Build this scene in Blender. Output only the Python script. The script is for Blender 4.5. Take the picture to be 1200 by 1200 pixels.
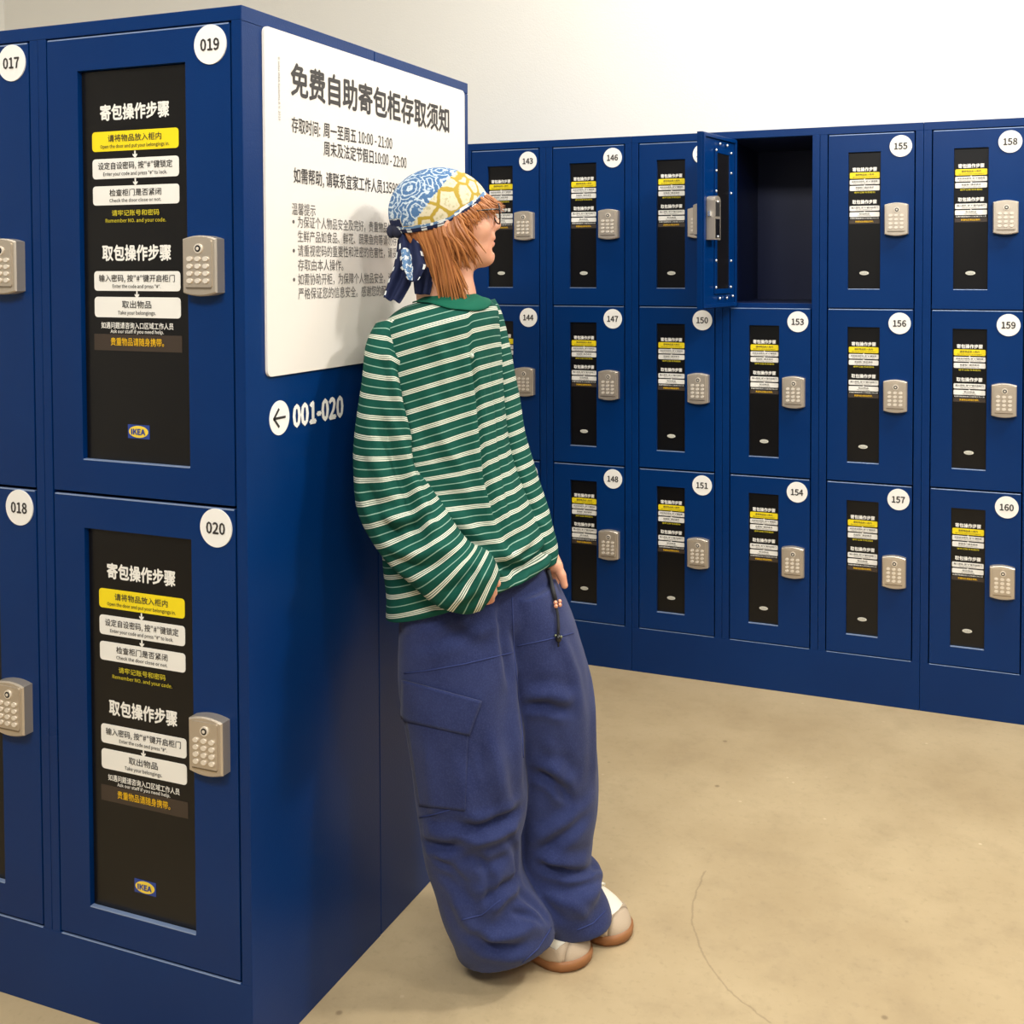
import bpy, bmesh, math, random
import numpy as np
from mathutils import Vector, Matrix
from mathutils.bvhtree import BVHTree

scene = bpy.context.scene
COL = scene.collection
for _o in list(bpy.data.objects):
    bpy.data.objects.remove(_o)
random.seed(7)
PI = math.pi

def lin(r, g, b):
    f = lambda c: (c / 12.92) if c <= 0.04045 else ((c + 0.055) / 1.055) ** 2.4
    return (f(r / 255), f(g / 255), f(b / 255), 1.0)

# ------------------------------------------------------------------ camera
CAM_H = 1.3979
FPX, CX, CY = 1264.4, 686.0, 352.3
_yaw, _pit, _rol = -0.3656, -0.0298, -0.0018
_F = np.array([math.sin(_yaw) * math.cos(_pit), math.cos(_yaw) * math.cos(_pit), math.sin(_pit)])
_R0 = np.array([math.cos(_yaw), -math.sin(_yaw), 0.0])
_U0 = np.cross(_R0, _F)
_R = math.cos(_rol) * _R0 + math.sin(_rol) * _U0
_U = -math.sin(_rol) * _R0 + math.cos(_rol) * _U0
_O = np.array([0, 0, CAM_H])
cd = bpy.data.cameras.new('camera')
cam = bpy.data.objects.new('camera', cd)
COL.objects.link(cam)
cam.matrix_world = Matrix(((_R[0], _U[0], -_F[0], 0), (_R[1], _U[1], -_F[1], 0), (_R[2], _U[2], -_F[2], CAM_H), (0, 0, 0, 1)))
cd.sensor_width = 36
cd.lens = FPX / 1200 * 36
cd.shift_x = (600 - CX) / 1200
cd.shift_y = (CY - 600) / 1200
cd.clip_start = 0.05
scene.camera = cam

def at(u, v, depth):
    """world point seen at photo position (u, v) at a distance measured along the view axis"""
    return _O + depth * (_F + _R * (u - CX) / FPX - _U * (v - CY) / FPX)

def px(p):
    q = np.asarray(p) - _O
    z = q @ _F
    return CX + FPX * (q @ _R) / z, CY - FPX * (q @ _U) / z

FLAT = np.array([_F[0], _F[1], 0.0]); FLAT /= np.linalg.norm(FLAT)

# ------------------------------------------------------------------ light
world = bpy.data.worlds.new('world')
scene.world = world
world.use_nodes = True
world.node_tree.nodes['Background'].inputs[0].default_value = (1.0, 0.98, 0.95, 1)
world.node_tree.nodes['Background'].inputs[1].default_value = 0.32

def area(name, loc, target, size, power, color=(1, 0.982, 0.945), sy=None):
    l = bpy.data.lights.new(name, 'AREA')
    l.energy = power
    l.color = color
    l.shape = 'RECTANGLE'
    l.size = size
    l.size_y = sy or size
    o = bpy.data.objects.new(name, l)
    COL.objects.link(o)
    o.location = loc
    o.rotation_euler = (Vector(target) - Vector(loc)).to_track_quat('-Z', 'Y').to_euler()
    return o

area('ceiling_spotlight', (1.45, 2.75, 3.3), (-0.9, 2.4, 0.9), 0.30, 58)
area('ceiling_spotlight', (1.1, 1.3, 3.3), (-0.9, 2.2, 0.9), 0.30, 22)
area('front_panel_light', (-0.6, -0.7, 3.35), (-0.6, 1.6, 0.9), 1.4, 82, sy=0.6)
area('front_panel_light', (1.4, -1.0, 3.35), (0.0, 3.0, 0.9), 1.2, 50, sy=0.5)  # unseen lamp, added as front fill in place of ambient light
area('strip_light', (-2.0, 1.15, 3.40), (-2.0, 1.15, 0), 3.6, 20, sy=0.22)  # unseen strip, added so the near door edges catch glints
area('strip_light', (0.2, 3.05, 3.40), (0.2, 3.05, 0), 3.4, 50, sy=0.22)

vs = scene.view_settings
scene.display_settings.display_device = 'sRGB'
vs.view_transform = 'Standard'
vs.look = 'None'
vs.gamma = 1
vs.use_curve_mapping = False
vs.exposure = -0.10

# ------------------------------------------------------------------ materials
def new_mat(name, color, rough=0.5, metal=0.0, spec=0.5, bump=None, coat=0.0):
    m = bpy.data.materials.new(name)
    m.use_nodes = True
    b = m.node_tree.nodes['Principled BSDF']
    b.inputs['Base Color'].default_value = color
    b.inputs['Roughness'].default_value = rough
    b.inputs['Metallic'].default_value = metal
    b.inputs['Specular IOR Level'].default_value = spec
    b.inputs['Coat Weight'].default_value = coat
    if bump:
        scale, dist = bump
        nt = m.node_tree
        tc = nt.nodes.new('ShaderNodeTexCoord')
        nz = nt.nodes.new('ShaderNodeTexNoise')
        nz.inputs['Scale'].default_value = scale
        nz.inputs['Detail'].default_value = 3
        bp = nt.nodes.new('ShaderNodeBump')
        bp.inputs['Distance'].default_value = dist
        bp.inputs['Strength'].default_value = 1
        nt.links.new(tc.outputs['Object'], nz.inputs['Vector'])
        nt.links.new(nz.outputs['Fac'], bp.inputs['Height'])
        nt.links.new(bp.outputs['Normal'], b.inputs['Normal'])
    return m

class G:
    """tiny node helper"""
    def __init__(s, m):
        s.nt = m.node_tree
        s.b = s.nt.nodes['Principled BSDF']
    def n(s, t, **k):
        x = s.nt.nodes.new(t)
        for a, v in k.items():
            setattr(x, a, v)
        return x
    def val(s, sock, v):
        if isinstance(v, bpy.types.NodeSocket):
            s.nt.links.new(v, sock)
        else:
            sock.default_value = v
    def math(s, op, a, b=0.0, c=0.0):
        x = s.n('ShaderNodeMath', operation=op)
        s.val(x.inputs[0], a); s.val(x.inputs[1], b); s.val(x.inputs[2], c)
        return x.outputs[0]
    def mix(s, f, a, b):
        x = s.n('ShaderNodeMix', data_type='RGBA')
        s.val(x.inputs[0], f); s.val(x.inputs[6], a); s.val(x.inputs[7], b)
        return x.outputs[2]
    def step(s, x, lo, hi):
        y = s.n('ShaderNodeMapRange')
        s.val(y.inputs[0], x); s.val(y.inputs[1], lo); s.val(y.inputs[2], hi)
        return y.outputs[0]
    def noise(s, vec, scale, detail=3, rough=0.5):
        x = s.n('ShaderNodeTexNoise')
        s.nt.links.new(vec, x.inputs['Vector'])
        x.inputs['Scale'].default_value = scale
        x.inputs['Detail'].default_value = detail
        x.inputs['Roughness'].default_value = rough
        return x.outputs['Fac']
    def bump(s, h, dist, strength=1.0):
        x = s.n('ShaderNodeBump')
        x.inputs['Distance'].default_value = dist
        x.inputs['Strength'].default_value = strength
        s.nt.links.new(h, x.inputs['Height'])
        s.nt.links.new(x.outputs['Normal'], s.b.inputs['Normal'])

M = {}
# blue powder-coated steel, a little orange peel
m = new_mat('blue_steel', lin(0, 45, 101), 0.30, 0, 0.22)
g = G(m)
tc = g.n('ShaderNodeTexCoord').outputs['Object']
nz = g.noise(tc, 420, 2)
nb = g.noise(tc, 3.0, 4)
g.val(g.b.inputs['Base Color'], g.mix(g.step(nb, 0.3, 0.7), lin(0, 43, 98), lin(0, 47, 104)))
g.val(g.b.inputs['Roughness'], g.math('MULTIPLY_ADD', nb, 0.14, 0.23))
g.bump(nz, 0.00025)
M['blue'] = m
M['edge'] = new_mat('worn_edge_highlight', lin(150, 172, 212), 0.28, 0.4)  # pale steel colour, paints the bright highlight on worn locker edges
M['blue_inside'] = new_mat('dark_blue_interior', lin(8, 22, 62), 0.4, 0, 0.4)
M['black_panel'] = new_mat('black_panel', lin(17, 16, 16), 0.28, 0, 0.35)
M['white_print'] = new_mat('white_print', lin(246, 243, 234), 0.45)
M['yellow_print'] = new_mat('yellow_print', lin(252, 226, 22), 0.45)
M['dark_print'] = new_mat('dark_print', lin(52, 48, 46), 0.5)
M['yellow_text'] = new_mat('yellow_text', lin(206, 190, 40), 0.5)
M['gold_text'] = new_mat('gold_text', lin(236, 186, 20), 0.5)
M['brown_strip'] = new_mat('brown_strip', lin(62, 50, 40), 0.5)
M['logo_blue'] = new_mat('logo_blue', lin(36, 66, 150), 0.4)
M['logo_yellow'] = new_mat('logo_yellow', lin(250, 216, 70), 0.4)
M['logo_pale'] = new_mat('logo_pale', lin(222, 220, 206), 0.4)
M['logo_grey'] = new_mat('logo_grey', lin(196, 194, 184), 0.4)
M['disc_white'] = new_mat('disc_white', lin(250, 247, 240), 0.4)
M['sign_white'] = new_mat('sign_white', lin(234, 227, 217), 0.4)
M['steel'] = new_mat('satin_nickel', lin(206, 194, 177), 0.40, 0.7, 0.5, bump=(900, 0.0001))
M['steel_dark'] = new_mat('satin_nickel_recess', lin(146, 134, 118), 0.42, 1.0)
M['steel_key'] = new_mat('nickel_key', lin(238, 228, 212), 0.3, 0.25)
M['chrome'] = new_mat('chrome', lin(225, 225, 225), 0.15, 1.0)
M['rubber_black'] = new_mat('black_plastic', lin(18, 17, 20), 0.35)
M['grey_plate'] = new_mat('grey_zinc_plate', lin(120, 116, 112), 0.4, 0.9)
M['screw'] = new_mat('bright_screw', lin(232, 236, 242), 0.25, 0.8)

m = new_mat('wall_paint', lin(232, 228, 214), 0.75, 0, 0.3)
g = G(m)
tc = g.n('ShaderNodeTexCoord').outputs['Object']
g.val(g.b.inputs['Base Color'], g.mix(g.noise(tc, 1.3, 4), lin(233, 230, 221), lin(239, 236, 228)))
g.bump(g.noise(tc, 160, 2), 0.0004)
M['wall'] = m
M['ceiling'] = new_mat('ceiling_paint', lin(220, 218, 210), 0.8)

# beige sealed concrete with blotches, specks and a couple of drag marks
m = new_mat('concrete', lin(205, 184, 145), 0.5, 0, 0.4)
g = G(m)
tc = g.n('ShaderNodeTexCoord').outputs['Object']
n1 = g.noise(tc, 1.4, 6, 0.6)
n2 = g.noise(tc, 9, 5, 0.65)
n3 = g.noise(tc, 60, 3, 0.6)
c = g.mix(g.step(n1, 0.32, 0.7), lin(172, 150, 114), lin(199, 178, 140))
c = g.mix(g.math('MULTIPLY', g.step(n2, 0.5, 0.75), 0.45), c, lin(162, 142, 110))
c = g.mix(g.math('MULTIPLY', g.step(n3, 0.56, 0.75), 0.28), c, lin(150, 132, 102))
vo = g.n('ShaderNodeTexVoronoi')
g.nt.links.new(tc, vo.inputs['Vector']); vo.inputs['Scale'].default_value = 14
c = g.mix(g.math('MULTIPLY', g.step(vo.outputs['Distance'], 0.075, 0.04), g.step(n1, 0.5, 0.6)), c, lin(214, 196, 160))
vo2 = g.n('ShaderNodeTexVoronoi')
g.nt.links.new(tc, vo2.inputs['Vector']); vo2.inputs['Scale'].default_value = 7.3
c = g.mix(g.math('MULTIPLY', g.step(vo2.outputs['Distance'], 0.06, 0.03), 0.7), c, lin(128, 108, 80))
sx = g.n('ShaderNodeSeparateXYZ'); g.nt.links.new(tc, sx.inputs[0])
def arc(c0, cx_, cy_, r, w, x0, x1, fac):
    dx = g.math('SUBTRACT', sx.outputs[0], cx_); dy = g.math('SUBTRACT', sx.outputs[1], cy_)
    d = g.math('SQRT', g.math('ADD', g.math('MULTIPLY', dx, dx), g.math('MULTIPLY', dy, dy)))
    d = g.math('ADD', d, g.math('MULTIPLY', g.math('SUBTRACT', n2, 0.5), 0.03))
    k = g.step(g.math('ABSOLUTE', g.math('SUBTRACT', d, r)), w, w * 0.3)
    k = g.math('MULTIPLY', k, g.math('GREATER_THAN', sx.outputs[1], x0))
    k = g.math('MULTIPLY', k, g.math('LESS_THAN', sx.outputs[1], x1))
    k = g.math('MULTIPLY', k, g.math('GREATER_THAN', cx_, sx.outputs[0]))
    return g.mix(g.math('MULTIPLY', k, fac), c0, lin(120, 102, 78))
c = arc(c, -0.172, 2.349, 0.4517, 0.0028, 1.95, 2.40, 0.38)
g.val(g.b.inputs['Base Color'], c)
g.val(g.b.inputs['Roughness'], g.math('MULTIPLY_ADD', n2, 0.3, 0.34))
g.bump(n3, 0.0006)
M['floor'] = m

# ------------------------------------------------------------------ mesh builder
_txt_cache = {}
try:                                                                  # the CJK face that ships inside Blender itself
    FONT = bpy.data.fonts.load(bpy.utils.resource_path('LOCAL') + '/datafiles/fonts/Noto Sans CJK Regular.woff2')
except Exception:
    FONT = None
def text_geo(s, bold=0.0, spacing=1.0):
    k = (s, bold, spacing)
    if k in _txt_cache:
        return _txt_cache[k]
    c = bpy.data.curves.new('t', 'FONT')
    c.body = s; c.size = 1.0; c.resolution_u = 2; c.space_character = spacing
    if FONT:
        c.font = FONT
    o = bpy.data.objects.new('t', c)
    COL.objects.link(o)
    dg = bpy.context.evaluated_depsgraph_get()
    e = o.evaluated_get(dg)
    me = e.to_mesh()
    V = np.array([v.co[:] for v in me.vertices]).reshape(-1, 3)
    if FONT:
        V = V * 2.797
    Fc = [tuple(p.vertices) for p in me.polygons]
    e.to_mesh_clear()
    bpy.data.objects.remove(o); bpy.data.curves.remove(c)
    if bold:                                                          # heavier strokes: the glyphs repeated with a slight spread
        n = len(V); VV = []; FF = []
        for i, (dx, dy) in enumerate(((0, 0), (bold, 0), (-bold, 0), (0, bold), (0, -bold))):
            VV.append(V + np.array([dx, dy, 0.0004 * i])); FF += [tuple(j + n * i for j in f) for f in Fc]
        V = np.concatenate(VV); Fc = FF
    _txt_cache[k] = (V, Fc)
    return V, Fc

class MB:
    def __init__(s):
        s.v = []; s.f = []; s.m = []; s.sm = []
    def add(s, V, Fc, mi=0, smooth=False):
        o = len(s.v)
        s.v.extend([tuple(map(float, p)) for p in V])
        for f in Fc:
            s.f.append(tuple(i + o for i in f)); s.m.append(mi); s.sm.append(smooth)
    def box(s, x0, x1, y0, y1, z0, z1, mi=0):
        V = [(x, y, z) for z in (z0, z1) for y in (y0, y1) for x in (x0, x1)]
        s.add(V, [(0, 2, 3, 1), (4, 5, 7, 6), (0, 1, 5, 4), (2, 6, 7, 3), (0, 4, 6, 2), (1, 3, 7, 5)], mi)
    def ring_plate(s, o, i, y0, y1, mi=0):
        """plate with a rectangular hole, o/i = (x0, x1, z0, z1), front y0, back y1"""
        def q(r, y): return [(r[0], y, r[2]), (r[1], y, r[2]), (r[1], y, r[3]), (r[0], y, r[3])]
        V = q(o, y0) + q(i, y0) + q(o, y1) + q(i, y1)
        Fc = []
        for k in range(4):
            n = (k + 1) % 4
            Fc += [(k, n, 4 + n, 4 + k), (8 + n, 8 + k, 12 + k, 12 + n), (n, k, 8 + k, 8 + n), (4 + k, 4 + n, 12 + n, 12 + k)]
        s.add(V, Fc, mi)
    def prism(s, pts, y0, y1, mi=0, smooth=False):
        """pts: outline in x,z (counter-clockwise seen from -y); extruded from y0 (front) to y1"""
        n = len(pts)
        V = [(p[0], y0, p[1]) for p in pts] + [(p[0], y1, p[1]) for p in pts]
        s.add(V, [tuple(range(n)), tuple(range(2 * n - 1, n - 1, -1))], mi)
        s.add(V, [((k + 1) % n, k, n + k, n + (k + 1) % n) for k in range(n)], mi, smooth)
    def text(s, st, x, z, y, h, mi, bold=0.0, align='L', width=None, rot=0):
        V, Fc = text_geo(st, bold)
        if len(V) == 0:
            return
        sc = h / 0.73 if all(ord(ch) < 0x2000 for ch in st) else h / 0.9
        x0, x1 = V[:, 0].min(), V[:, 0].max()
        sx_ = sc if width is None else width / (x1 - x0)
        z0 = 0.0 if sc == h / 0.73 else -0.09
        a = {'L': x0, 'C': (x0 + x1) / 2, 'R': x1}[align]
        X = (V[:, 0] - a) * sx_; Z = (V[:, 1] - z0) * sc - h / 2
        if rot:
            X, Z = X * math.cos(rot) - Z * math.sin(rot), X * math.sin(rot) + Z * math.cos(rot)
        s.add(np.stack([x + X, y - V[:, 2] * 0.1, z + Z], 1), Fc, mi)
    def rrect(s, x0, x1, z0, z1, r, y0, y1, mi=0, seg=5):
        pts = []
        for cx_, cz, a in ((x1 - r, z0 + r, -90), (x1 - r, z1 - r, 0), (x0 + r, z1 - r, 90), (x0 + r, z0 + r, 180)):
            for k in range(seg + 1):
                t = math.radians(a + 90 * k / seg)
                pts.append((cx_ + r * math.cos(t), cz + r * math.sin(t)))
        s.prism(pts, y0, y1, mi)
    def ellipse(s, x, z, a, b, y0, y1, mi=0, n=36):
        s.prism([(x + a * math.cos(2 * PI * k / n), z + b * math.sin(2 * PI * k / n)) for k in range(n)], y0, y1, mi, True)
    def tube(s, pts, rad, n=8, mi=0, cap=True):
        pts = [np.asarray(p, float) for p in pts]
        rs = rad if hasattr(rad, '__len__') else [rad] * len(pts)
        V = []; Fc = []
        up = None
        for i, p in enumerate(pts):
            t = pts[min(i + 1, len(pts) - 1)] - pts[max(i - 1, 0)]
            t = t / (np.linalg.norm(t) + 1e-12)
            if up is None:
                up = np.array([0, 0, 1.0]) if abs(t[2]) < 0.9 else np.array([1.0, 0, 0])
            a = np.cross(t, up); a /= np.linalg.norm(a) + 1e-12
            b = np.cross(a, t); up = b
            for k in range(n):
                w = 2 * PI * k / n
                V.append(p + rs[i] * (math.cos(w) * a + math.sin(w) * b))
        for i in range(len(pts) - 1):
            for k in range(n):
                k2 = (k + 1) % n
                Fc.append((i * n + k, (i + 1) * n + k, (i + 1) * n + k2, i * n + k2))
        if cap:
            Fc.append(tuple(range(n))); Fc.append(tuple((len(pts) - 1) * n + k for k in range(n - 1, -1, -1)))
        s.add(V, Fc, mi, True)
    def sphere(s, c, r, mi=0, n=12, sc=(1, 1, 1)):
        V = []; Fc = []
        for i in range(n + 1):
            t = PI * i / n
            for k in range(2 * n):
                p = PI * k / n
                V.append((c[0] + r * sc[0] * math.sin(t) * math.cos(p), c[1] + r * sc[1] * math.sin(t) * math.sin(p), c[2] + r * sc[2] * math.cos(t)))
        for i in range(n):
            for k in range(2 * n):
                k2 = (k + 1) % (2 * n)
                Fc.append((i * 2 * n + k, (i + 1) * 2 * n + k, (i + 1) * 2 * n + k2, i * 2 * n + k2))
        s.add(V, Fc, mi, True)
    def mesh(s, name, mats):
        me = bpy.data.meshes.new(name)
        me.from_pydata(s.v, [], s.f)
        for x in mats:
            me.materials.append(x)
        me.polygons.foreach_set('material_index', s.m)
        me.polygons.foreach_set('use_smooth', s.sm)
        me.update()
        return me
    def build(s, name, mats, parent=None, bevel=0.0):
        return put(name, s.mesh(name, mats if isinstance(mats, (list, tuple)) else [mats]), parent, bevel=bevel)

def put(name, me, parent=None, loc=(0, 0, 0), bevel=0.0):
    o = bpy.data.objects.new(name, me)
    COL.objects.link(o)
    o.location = loc
    if parent:
        o.parent = parent
    if bevel:
        b = o.modifiers.new('bevel', 'BEVEL')
        b.width = bevel; b.segments = 3; b.limit_method = 'ANGLE'; b.angle_limit = math.radians(50)
    return o

def empty(name, loc=(0, 0, 0), rot=0):
    o = bpy.data.objects.new(name, None)
    COL.objects.link(o)
    o.location = loc; o.rotation_euler = (0, 0, rot)
    o.empty_display_size = 0.1
    return o

def tag(o, label, cat, group=None):
    o['label'] = label; o['category'] = cat
    if group:
        o['group'] = group

def structure(o):
    o['kind'] = 'structure'

# ------------------------------------------------------------------ room
YB = 3.521; HB = 1.85; YW = YB + 0.47
b = MB(); b.box(-4.6, 3.2, -2.6, YW + 0.1, -0.1, 0); structure(b.build('floor', M['floor']))
b = MB(); b.box(-4.6, 3.2, YW, YW + 0.1, 0, 3.5); structure(b.build('wall_back', M['wall']))
b = MB(); b.box(-4.7, -4.6, -2.6, YW + 0.1, 0, 3.5); structure(b.build('wall_left', M['wall']))
b = MB(); b.box(-4.6, 3.2, -2.6, YW + 0.1, 3.5, 3.6); structure(b.build('ceiling', M['ceiling']))

# ------------------------------------------------------------------ locker pieces (local frame: x along the front, y into the unit, z up; front at y = 0)
def keypad_mesh():
    b = MB()
    w, h, t = 0.036, 0.052, 0.022
    def outline(w, h, arc_):
        pts = []
        n = 10
        for k in range(n + 1):
            x = -w + 2 * w * k / n
            pts.append((x, -h + arc_ * (x / w) ** 2 * 1.0))
        for k in range(n + 1):
            x = w - 2 * w * k / n
            pts.append((x, h - arc_ * (x / w) ** 2))
        return pts
    o0 = outline(w, h, 0.006); o1 = outline(w * 0.93, h * 0.955, 0.0056)
    n = len(o0)
    V = [(p[0], 0.0, p[1]) for p in o0] + [(p[0], -t + 0.003, p[1]) for p in o0] + [(p[0], -t, p[1]) for p in o1]
    Fc = []
    for L in (0, 1):
        for k in range(n):
            k2 = (k + 1) % n
            Fc.append((L * n + k, L * n + k2, (L + 1) * n + k2, (L + 1) * n + k))
    b.add(V, Fc, 0)
    b.add(V, [tuple(range(2 * n, 3 * n))], 0)
    # raised inner plate with the keys
    b.rrect(-0.028, 0.028, -0.037, 0.044, 0.004, -t - 0.0022, -t + 0.001, 0)
    b.box(-0.026, 0.026, -t - 0.0026, -t - 0.0005, -0.0385, -0.0365, 1)
    b.ellipse(0.002, 0.0295, 0.0085, 0.0085, -t - 0.0045, -t, 2, 20)
    b.ellipse(0.002, 0.0295, 0.0058, 0.0058, -t - 0.0052, -t, 3, 18)
    b.ellipse(0.002, 0.0295, 0.003, 0.003, -t - 0.0058, -t, 2, 12)
    for r in range(4):
        for c in range(3):
            b.ellipse(-0.017 + 0.017 * c, 0.012 - 0.0125 * r, 0.0058, 0.0042, -t - 0.0048, -t, 2, 12)
    return b.mesh('keypad_lock', [M['steel'], M['steel_dark'], M['steel_key'], M['rubber_black']])

def panel_mesh(w, h, rows, pale):
    """black instruction panel; centre of top edge at the origin, hanging down; rows measured from the top"""
    b = MB()
    b.box(-w / 2, w / 2, 0, 0.004, -h, 0, 0)
    bw, tw = rows['box_w'], rows['title_w']
    e = 0.0007
    for zt, s in rows['titles']:
        b.text(s, 0, -zt, -e, rows['title_h'], 1, 0.034, 'C', tw)
    for z0, z1, mi, cn, en, cw, ew in rows['boxes']:
        b.rrect(-bw / 2, bw / 2, -z1, -z0, (z1 - z0) * 0.18, -e, 0.001, mi, 3)
        hh = z1 - z0
        b.text(cn, 0, -(z0 + hh * 0.36), -2 * e, hh * 0.36, 3, 0.008, 'C', cw * bw)
        b.text(en, 0, -(z0 + hh * 0.76), -2 * e, hh * 0.17, 3, 0.01, 'C', ew * bw)
    for zt, hh, s, mi, wd in rows['lines']:
        b.text(s, 0, -zt, -e * 2, hh, mi, 0.012, 'C', wd * bw)
    z0, z1 = rows['strip']
    b.box(-bw / 2 - 0.002 * w / 0.24, bw / 2 + 0.002 * w / 0.24, -e, 0.001, -z1, -z0, 5)
    b.text('贵重物品请随身携带。', 0, -(z0 * 0.55 + z1 * 0.45), -2 * e, (z1 - z0) * 0.48, 6, 0.012, 'C', bw * 0.62)
    for za in rows['arrows']:
        k = w / 0.242
        pts = [(-0.0015 * k, 0.006 * k), (-0.0015 * k, -0.001 * k), (-0.005 * k, 0.0005 * k), (-0.005 * k, -0.0022 * k), (0, -0.007 * k),
               (0.005 * k, -0.0022 * k), (0.005 * k, 0.0005 * k), (0.0015 * k, -0.001 * k), (0.0015 * k, 0.006 * k)]
        b.prism([(p[0], p[1] - za) for p in pts], -e * 0.6, 0.001, 1)
    zl, lw, lh = rows['logo']
    b.box(-lw * 0.56, lw * 0.56, -e, 0.001, -zl - lh * 0.58, -zl + lh * 0.58, 9 if pale else 7)
    b.ellipse(0, -zl, lw / 2, lh / 2, -2 * e, 0.001, 10 if pale else 8, 28)
    b.text('IKEA', 0, -zl, -3 * e, lh * 0.46, 11 if pale else 7, 0.045, 'C', lw * 0.74)
    return b.mesh('instruction_panel', [M['black_panel'], M['white_print'], M['yellow_print'], M['dark_print'], M['yellow_text'], M['brown_strip'], M['gold_text'],
                                        M['logo_blue'], M['logo_yellow'], M['black_panel'], M['logo_pale'], M['logo_grey']])

CN = [('请将物品放入柜内', 'Open the door and put your belongings in.', .62, .8),
      ('设定自设密码, 按"#"键锁定', 'Enter your code and press "#" to lock.', .86, .74),
      ('检查柜门是否紧闭', 'Check the door close or not.', .6, .6),
      ('输入密码, 按"#"键开启柜门', 'Enter the code and press "#".', .88, .56),
      ('取出物品', 'Take your belongings.', .34, .44)]
rowsA = dict(box_w=0.196, title_w=0.157, title_h=0.0275, titles=[(0.0755, '寄包操作步骤'), (0.328, '取包操作步骤')],
             boxes=[(0.109, 0.1445, 2) + CN[0], (0.158, 0.194, 1) + CN[1], (0.207, 0.2415, 1) + CN[2], (0.3605, 0.396, 1) + CN[3], (0.407, 0.444, 1) + CN[4]],
             lines=[(0.256, 0.0105, '请牢记账号和密码', 4, .55), (0.2695, 0.0065, 'Remember NO. and your code.', 4, .7), (0.4585, 0.0115, '如遇问题请咨询入口区域工作人员', 1, .84),
                    (0.469, 0.006, 'Ask our staff if you need help.', 1, .62)],
             strip=(0.4745, 0.504), arrows=[0.1515, 0.2005, 0.4018], logo=(0.649, 0.044, 0.0215))
rowsB = dict(box_w=0.0925, title_w=0.076, title_h=0.0125, titles=[(0.0545, '寄包操作步骤'), (0.1575, '取包操作步骤')],
             boxes=[(0.064, 0.083, 2) + CN[0], (0.087, 0.102, 1) + CN[1], (0.106, 0.122, 1) + CN[2], (0.170, 0.186, 1) + CN[3], (0.190, 0.205, 1) + CN[4]],
             lines=[(0.1275, 0.0055, '请牢记账号和密码', 4, .7), (0.210, 0.004, '如遇问题请咨询入口区域工作人员', 1, .96)],
             strip=(0.2145, 0.227), arrows=[0.085, 0.104, 0.188], logo=(0.384, 0.029, 0.0125))

KEYPAD = keypad_mesh()
PAN_A = panel_mesh(0.242, 0.704, rowsA, False)
PAN_B = panel_mesh(0.103, 0.435, rowsB, True)

def disc_mesh(num):
    b = MB()
    b.ellipse(0, 0, 0.0338, 0.0338, -0.0022, 0, 0, 40)
    b.text(num, 0, 0, -0.0029, 0.0195, 1, 0.030, 'C', 0.0405)
    return b.mesh('number_disc', [M['disc_white'], M['dark_print']])

def door_mesh(w, h, hole):
    """front at y=0; origin = top right corner, x negative to the left"""
    b = MB()
    b.ring_plate((-w, 0, -h, 0), hole, 0, 0.018)
    b.box(hole[0] - 0.012, hole[1] + 0.012, 0.0185, 0.0195, hole[2] - 0.012, hole[3] + 0.012)
    b.box(-w + 0.002, -0.002, -0.0004, 0.005, -0.0022, 0.0003, 1)      # pale strips painting the highlight along the worn top edge and window sill
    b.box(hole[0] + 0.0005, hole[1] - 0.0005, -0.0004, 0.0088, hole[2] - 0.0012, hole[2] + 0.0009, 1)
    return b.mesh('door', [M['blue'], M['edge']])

DOOR_B = door_mesh(0.264, 0.5515, (-0.202, -0.102, -0.4915, -0.0565))
DOOR_A = door_mesh(0.410, 0.8265, (-0.339, -0.095, -0.766, -0.060))
for _m in (DOOR_A, DOOR_B):
    pass

def closed_door(root, dmesh, pan, xr, zt, num, geo, copy_from=None):
    d = put('door', dmesh, root, (xr, 0, zt), bevel=0.0034)
    put('instruction_panel', pan, d, (geo['px'], 0.0095, geo['pz']))
    put('keypad_lock', KEYPAD, d, (-0.052, 0, geo['kz']))
    if num:
        put('number_disc', disc_mesh(num), d, (geo['dx'], 0, geo['dz']))
    return d

GEO_B = dict(px=-0.152, pz=-0.0565, kz=-0.272, dx=-0.041, dz=-0.0425)
GEO_A = dict(px=-0.217, pz=-0.0615, kz=-0.413, dx=-0.0395, dz=-0.0345)
ROWS_B = [(1.822, 1.2705), (1.266, 0.7145), (0.7085, 0.157)]

def bank_body(root, W, D, H, parts, rows, gap, base, inner=None):
    """carcass; parts = list of door spans (x0, x1)"""
    b = MB()
    topz = rows[0][0] + gap
    b.box(0, W, 0, D, topz, H)                                        # top rail and roof
    b.box(0, W, 0, D, 0, base)                                        # plinth
    b.box(0, W, D - 0.004, D, base, topz)                             # back
    xs = [0] + [c for p in parts for c in p] + [W]
    for k in range(0, len(xs), 2):
        x0 = xs[k] + (gap if k else 0); x1 = xs[k + 1] - (gap if k + 1 < len(xs) - 1 else 0)
        if x1 - x0 > 0.03:                                            # two folded channels side by side
            xm = (x0 + x1) / 2
            b.box(x0, xm - 0.0006, 0, D - 0.004, base, topz); b.box(xm + 0.0006, x1, 0, D - 0.004, base, topz)
        else:
            b.box(x0, x1, 0, D - 0.004, base, topz)
    for k in range(len(rows) - 1):
        zb = rows[k][1]
        for p in parts:
            b.box(p[0] - gap, p[1] + gap, 0.021, D - 0.004, zb - 0.006, zb + 0.012)
    for p in parts:
        b.box(p[0], p[1], -0.0004, 0.004, base - 0.0016, base + 0.0003, 1)  # pale strip painting the highlight along the plinth's worn top
    return b.build('carcass', [M['blue'], M['edge']], root, bevel=0.002)

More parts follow.
